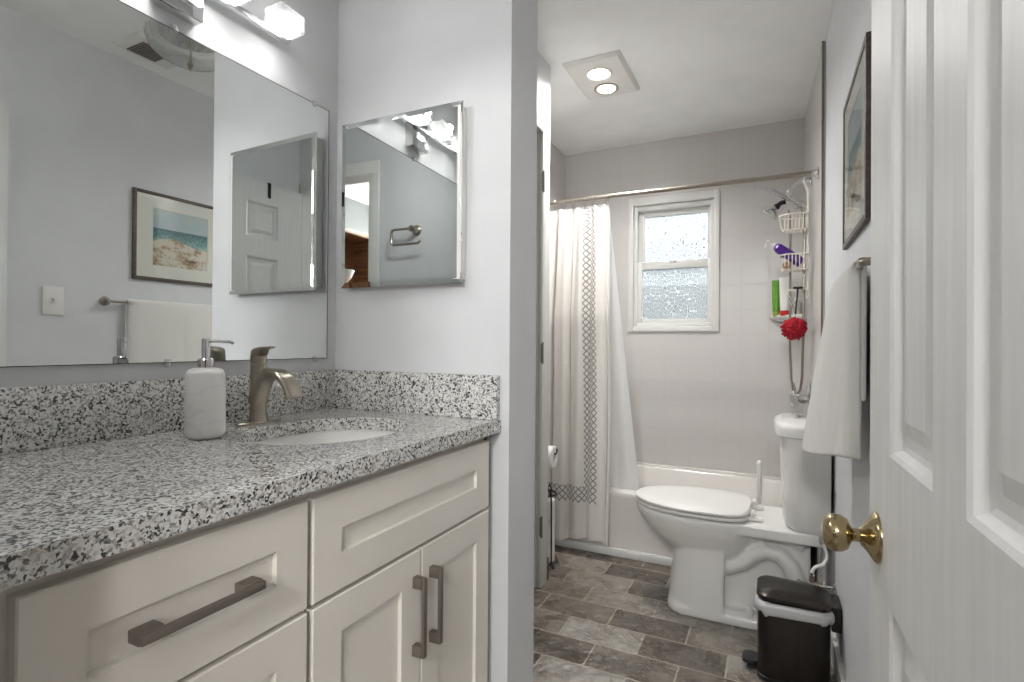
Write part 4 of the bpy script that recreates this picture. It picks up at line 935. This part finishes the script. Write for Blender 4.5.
# wire caddy hanging from the shower arm
cy0 = 3.05
t = thing('shower_caddy', 'white wire shower caddy hanging from the shower arm', 'shower caddy', (0.10, cy0, 1.35))
m = MB(); wr = 0.0028
back = 0.147
ya, yb = cy0 - 0.062, cy0 + 0.062
m.tube([(back, cy0 - 0.03, 1.36), (back, cy0 - 0.03, 1.90), (back - 0.02, cy0 - 0.01, 1.95), (back - 0.012, sy_, 1.991), (back - 0.012, sy_ + 0.018, 1.98), (back - 0.012, sy_ + 0.02, 1.96)], wr, 8)
m.tube([(back, cy0 + 0.03, 1.36), (back, cy0 + 0.03, 1.90), (back - 0.02, cy0 + 0.03, 1.95), (back - 0.012, sy_ - 0.016, 1.985)], wr, 8)
part('hanger', m, M['wire'], t)
def basket(zt, zb, name):
    m = MB(); xf = 0.020
    def ring(z, k=0.0):
        return [(back, ya + k, z), (xf + 0.035, ya + k, z), (xf + k, ya + 0.035, z), (xf + k, yb - 0.035, z), (xf + 0.035, yb - k, z), (back, yb - k, z)]
    def dense(P):
        out = []
        for i in range(len(P)):
            a, b = Vector(P[i]), Vector(P[(i + 1) % len(P)])
            for q in range(4): out.append(a.lerp(b, q / 4))
        return out
    m.tube(dense(ring(zt)), wr * 1.35, 8, closed=True); m.tube(dense(ring(zb, 0.012)), wr, 8, closed=True)
    for q in range(7):
        x = xf + 0.025 + q * (back - xf - 0.03) / 6
        m.tube([(x, ya + (0.01 if q == 0 else 0), zt), (x, ya + 0.006, zb + 0.02), (x, ya + 0.018, zb), (x, yb - 0.018, zb), (x, yb - 0.006, zb + 0.02), (x, yb - (0.01 if q == 0 else 0), zt)], wr * 0.8, 6)
    for q in range(3):
        y = ya + 0.04 + q * (yb - ya - 0.08) / 2
        m.tube([(xf, y, zt), (xf + 0.008, y, zb + 0.02), (xf + 0.02, y, zb), (back, y, zb), (back, y, zt)], wr * 0.8, 6)
    part(name, m, M['wire'], t)
basket(1.775, 1.700, 'basket'); basket(1.575, 1.500, 'basket')
m = MB(); m.tube([(back, ya + 0.02, 1.40), (0.06, ya + 0.02, 1.40), (0.06, yb - 0.02, 1.40), (back, yb - 0.02, 1.40), (back, yb - 0.02, 1.43), (back, ya + 0.02, 1.43), (back, ya + 0.02, 1.40)], wr, 8)
for q in range(3): m.tube([(0.075 + q * 0.028, ya + 0.02, 1.40), (0.075 + q * 0.028, yb - 0.02, 1.40)], wr * 0.8, 6)
m.tube([(0.06, ya + 0.02, 1.40), (0.055, ya + 0.02, 1.385), (0.06, ya + 0.02, 1.375)], wr, 6); part('soap_tray', m, M['wire'], t)

# tilted purple bottle leaning in the lower basket
t = thing('purple_pump_bottle', 'purple pump bottle leaning out of the wire caddy', 'bottle', (0.125, cy0, 1.515))
def bottle_xf(m): return m.xf(Matrix.Translation((0.120, cy0 + 0.0, 1.535)) @ Matrix.Rotation(D(-52), 4, 'Y') @ Matrix.Rotation(D(0), 4, 'Z'))
def flatrr(w_, d_, z): return [(x * 1.0, y, z) for x, y, _ in rr(-w_, w_, -d_, d_, min(w_, d_) * 0.6, 0)]
m = MB(); m.loft([flatrr(0.020, 0.022, 0.0), flatrr(0.024, 0.030, 0.005), flatrr(0.024, 0.031, 0.03), flatrr(0.023, 0.031, 0.13), flatrr(0.018, 0.024, 0.146), flatrr(0.011, 0.012, 0.152)]); part('bottle_body', bottle_xf(m), M['purple'], t, 50)
m = MB(); m.loft([flatrr(0.0242, 0.020, 0.03), flatrr(0.0238, 0.020, 0.11)]); m2 = bottle_xf(m); part('label', m2, M['lilac'], t, 50)
m = MB(); m.lathe([(0.013, 0.150), (0.013, 0.166), (0.008, 0.168), (0.0045, 0.170), (0.0045, 0.188), (0.010, 0.190), (0.010, 0.198), (0.004, 0.2)], (0, 0, 0), 18); m.tube([(0.0, 0, 0.193), (-0.014, 0, 0.194), (-0.026, 0, 0.190), (-0.030, 0, 0.184)], 0.004, 8); part('pump', bottle_xf(m), M['plastic'], t, 50)
# small tan-capped jar in the lower basket
t = thing('tan_capped_bottle', 'small white bottle with tan cap lying in the lower caddy basket', 'bottle', (0.05, cy0 - 0.02, 1.52))
m = MB(); m.lathe([(0.014, 0.03), (0.016, 0.032), (0.016, 0.085), (0.012, 0.09)], (0.052, cy0 - 0.025 - 0.03, 1.522), 18, 'Y'); part('bottle_body', m, M['plastic'], t)
m = MB(); m.lathe([(0.013, 0.0), (0.017, 0.002), (0.017, 0.028), (0.015, 0.031)], (0.052, cy0 - 0.025 - 0.03, 1.522), 18, 'Y'); part('cap', m, M['tan'], t)

# corner soap shelf with tubes
qx, qy, qz = tx(3.5) - 0.0, 3.534, 1.285
t = thing('corner_soap_shelf', 'white ceramic corner shelf in the tiled corner', 'shelf', (qx, qy, qz))
m = MB(); rings = []
for rad, z in ((0.12, qz - 0.03), (0.165, qz - 0.016), (0.182, qz - 0.004), (0.184, qz + 0.004), (0.178, qz + 0.010), (0.172, qz + 0.002)):
    rings.append([(qx, qy, z)] + [(qx - rad * math.cos(PI / 2 * i / 16), qy - rad * math.sin(PI / 2 * i / 16) * 0.9, z) for i in range(17)])
m.loft(rings); part('shelf_tray', m, M['ceramic'], t, 40)
t = thing('green_tube', 'green tube standing at the left end of the corner shelf', 'tube', (0.008, 3.45, qz))
m = MB(); m.loft([[(0.008 + a * math.cos(q), 3.45 + b * math.sin(q), z) for q in [2 * PI * i / 24 for i in range(24)]] for a, b, z in ((0.019, 0.019, qz + 0.030), (0.021, 0.019, qz + 0.06), (0.022, 0.012, qz + 0.14), (0.023, 0.002, qz + 0.212))]); part('tube_body', m, M['green'], t, 50)
m = MB(); m.lathe([(0.016, qz + 0.0035), (0.018, qz + 0.005), (0.018, qz + 0.030), (0.010, qz + 0.031)], (0.008, 3.45, 0), 20); part('cap', m, plain('olive_cap', rgb(150, 160, 70), 0.4), t)
t = thing('white_tube', 'white tube standing on its red cap on the corner shelf', 'tube', (0.052, 3.42, qz))
m = MB(); m.loft([[(0.052 + a * math.cos(q), 3.42 + b * math.sin(q), z) for q in [2 * PI * i / 24 for i in range(24)]] for a, b, z in ((0.024, 0.022, qz + 0.034), (0.026, 0.022, qz + 0.07), (0.028, 0.013, qz + 0.15), (0.030, 0.002, qz + 0.225))]); part('tube_body', m, M['plastic'], t, 50)
m = MB(); m.lathe([(0.021, qz + 0.0035), (0.024, qz + 0.005), (0.024, qz + 0.033), (0.012, qz + 0.035)], (0.052, 3.42, 0), 20); part('cap', m, M['redcap'], t, label='red screw cap')
t = thing('small_bottle', 'small grey-white bottle at the wall end of the corner shelf', 'bottle', (0.115, 3.44, qz))
m = MB(); m.lathe([(0.022, qz + 0.0035), (0.024, qz + 0.006), (0.024, qz + 0.07), (0.014, qz + 0.085), (0.011, qz + 0.09)], (0.115, 3.44, 0), 22); part('bottle_body', m, plain('grey_bottle', rgb(170, 168, 160), 0.35), t)
m = MB(); m.lathe([(0.012, qz + 0.0895), (0.012, qz + 0.108), (0.009, qz + 0.110)], (0.115, 3.44, 0), 18); part('cap', m, M['plastic'], t)
# razor hanging under the caddy
t = thing('razor', 'thin black razor hanging below the wire caddy', 'razor', (0.095, cy0 - 0.04, 1.32))
m = MB(); m.tube([(0.103, cy0 - 0.05, 1.405), (0.100, cy0 - 0.05, 1.36), (0.095, cy0 - 0.05, 1.31), (0.093, cy0 - 0.05, 1.275)], 0.004, 8); part('handle', m, M['black'], t)
m = MB(); m.box(0.082, 0.125, cy0 - 0.056, cy0 - 0.044, 1.402, 1.412, 0.002); part('head', m, M['black'], t)

# loofah
lx, ly, lz = 0.088, cy0 - 0.03, 1.205
t = thing('loofah', 'red mesh bath puff hanging below the wire caddy', 'bath puff', (lx, ly, lz))
m = MB(); bmesh.ops.create_icosphere(m.bm, subdivisions=5, radius=1.0)
for v in m.bm.verts:
    n_ = v.co.normalized()
    d = 0.054 * (1 + 0.20 * (mnoise.noise(n_ * 4.0) ) + 0.17 * math.sin(16 * mnoise.noise(n_ * 2.3 + Vector((3, 1, 2)))) )
    v.co = Vector((lx, ly, lz)) + Vector((n_.x * 0.95, n_.y, n_.z * 0.92)) * d
part('mesh_puff', m, M['loofah'], t, 0)
m = MB(); m.tube([(lx, ly, lz + 0.05), (lx + 0.006, ly, lz + 0.11), (0.062, ya + 0.022, 1.372), (0.056, ya + 0.018, 1.384), (0.050, ya + 0.016, 1.376), (lx - 0.01, ly, lz + 0.11), (lx, ly, lz + 0.05)], 0.0018, 6); part('cord', m, M['plastic'], t)

# ------------------------------------------------------------------ hall things glimpsed in the cabinet mirror, and housings of the added fill lamps
t = thing('hall_cabinet', 'tall brown wooden hutch in the hall, glimpsed in the cabinet mirror', 'cabinet', (0.62, -1.2, 0))
hx0, hx1, hy0, hy1 = 0.47, 0.815, -1.40, -0.40
m = MB(); m.box(hx0 + 0.01, hx1, hy0 + 0.01, hy1 - 0.01, 0.06, 1.58); m.box(hx0 - 0.015, hx1, hy0 - 0.01, hy1 + 0.01, 1.58, 1.61, 0.006); m.box(hx0 + 0.04, hx1, hy0 + 0.03, hy1 - 0.03, 0, 0.07)
m.box(hx1 - 0.02, hx1, hy0, hy1, 1.61, 2.04); m.box(hx0 + 0.09, hx1, hy0, hy0 + 0.025, 1.61, 2.04); m.box(hx0 + 0.09, hx1, hy1 - 0.025, hy1, 1.61, 2.04); m.box(hx0 + 0.07, hx1, hy0 - 0.01, hy1 + 0.01, 2.04, 2.08, 0.006); part('carcass', m, M['dresser'], t)
for q in range(3):
    for y0 in (hy0 + 0.02, hy0 + 0.51):
        m = MB(); m.box(hx0 - 0.008, hx0 + 0.012, y0, y0 + 0.47, 0.09 + q * 0.49, 0.55 + q * 0.49, 0.004); dd = part('drawer', m, M['dresser'], t)
        m = MB(); m.sphere((hx0 - 0.018, y0 + 0.235, 0.32 + q * 0.49), 0.014, 12); part('knob', m, M['brass'], dd)
bwx, bwy = 0.63, -0.95
t = thing('white_bowl', 'white bowl on the hall hutch, glimpsed in the cabinet mirror', 'bowl', (bwx, bwy, 1.611))
m = MB(); m.lathe([(0.06, 1.611), (0.08, 1.615), (0.125, 1.66), (0.15, 1.72), (0.152, 1.725), (0.148, 1.725), (0.12, 1.67), (0.07, 1.627), (0.004, 1.622)], (bwx, bwy, 0), 36); part('bowl_shell', m, M['ceramic'], t, 50)
t = thing('hall_fill_housing', 'flush white housing added for the fill lamp in the hall behind the camera', 'ceiling light', (0.02, -1.7, H))  # made-up fixture to go with the overhead hall fill
m = MB(); m.lathe([(0.30, H - 0.001), (0.30, H - 0.02), (0.27, H - 0.035), (0.01, H - 0.038)], (0.02, -1.7, 0), 40); part('housing', m, M['plastic'], t)

t = thing('hall_side_fill_globe', 'white globe added for the fill lamp beside the hutch behind the camera', 'wall light', (0.82, -1.85, 1.74))  # invented fixture around the added side fill
m = MB(); m.lathe([(0.06, 0.8195), (0.06, 0.806), (0.02, 0.796), (0.015, 0.74)], (0, -1.85, 1.74), 24, 'X'); part('wall_plate', m, M['nickel'], t)
m = MB(); m.sphere((0.62, -1.85, 1.74), 0.125, 28); part('globe', m, M['globe'], t)
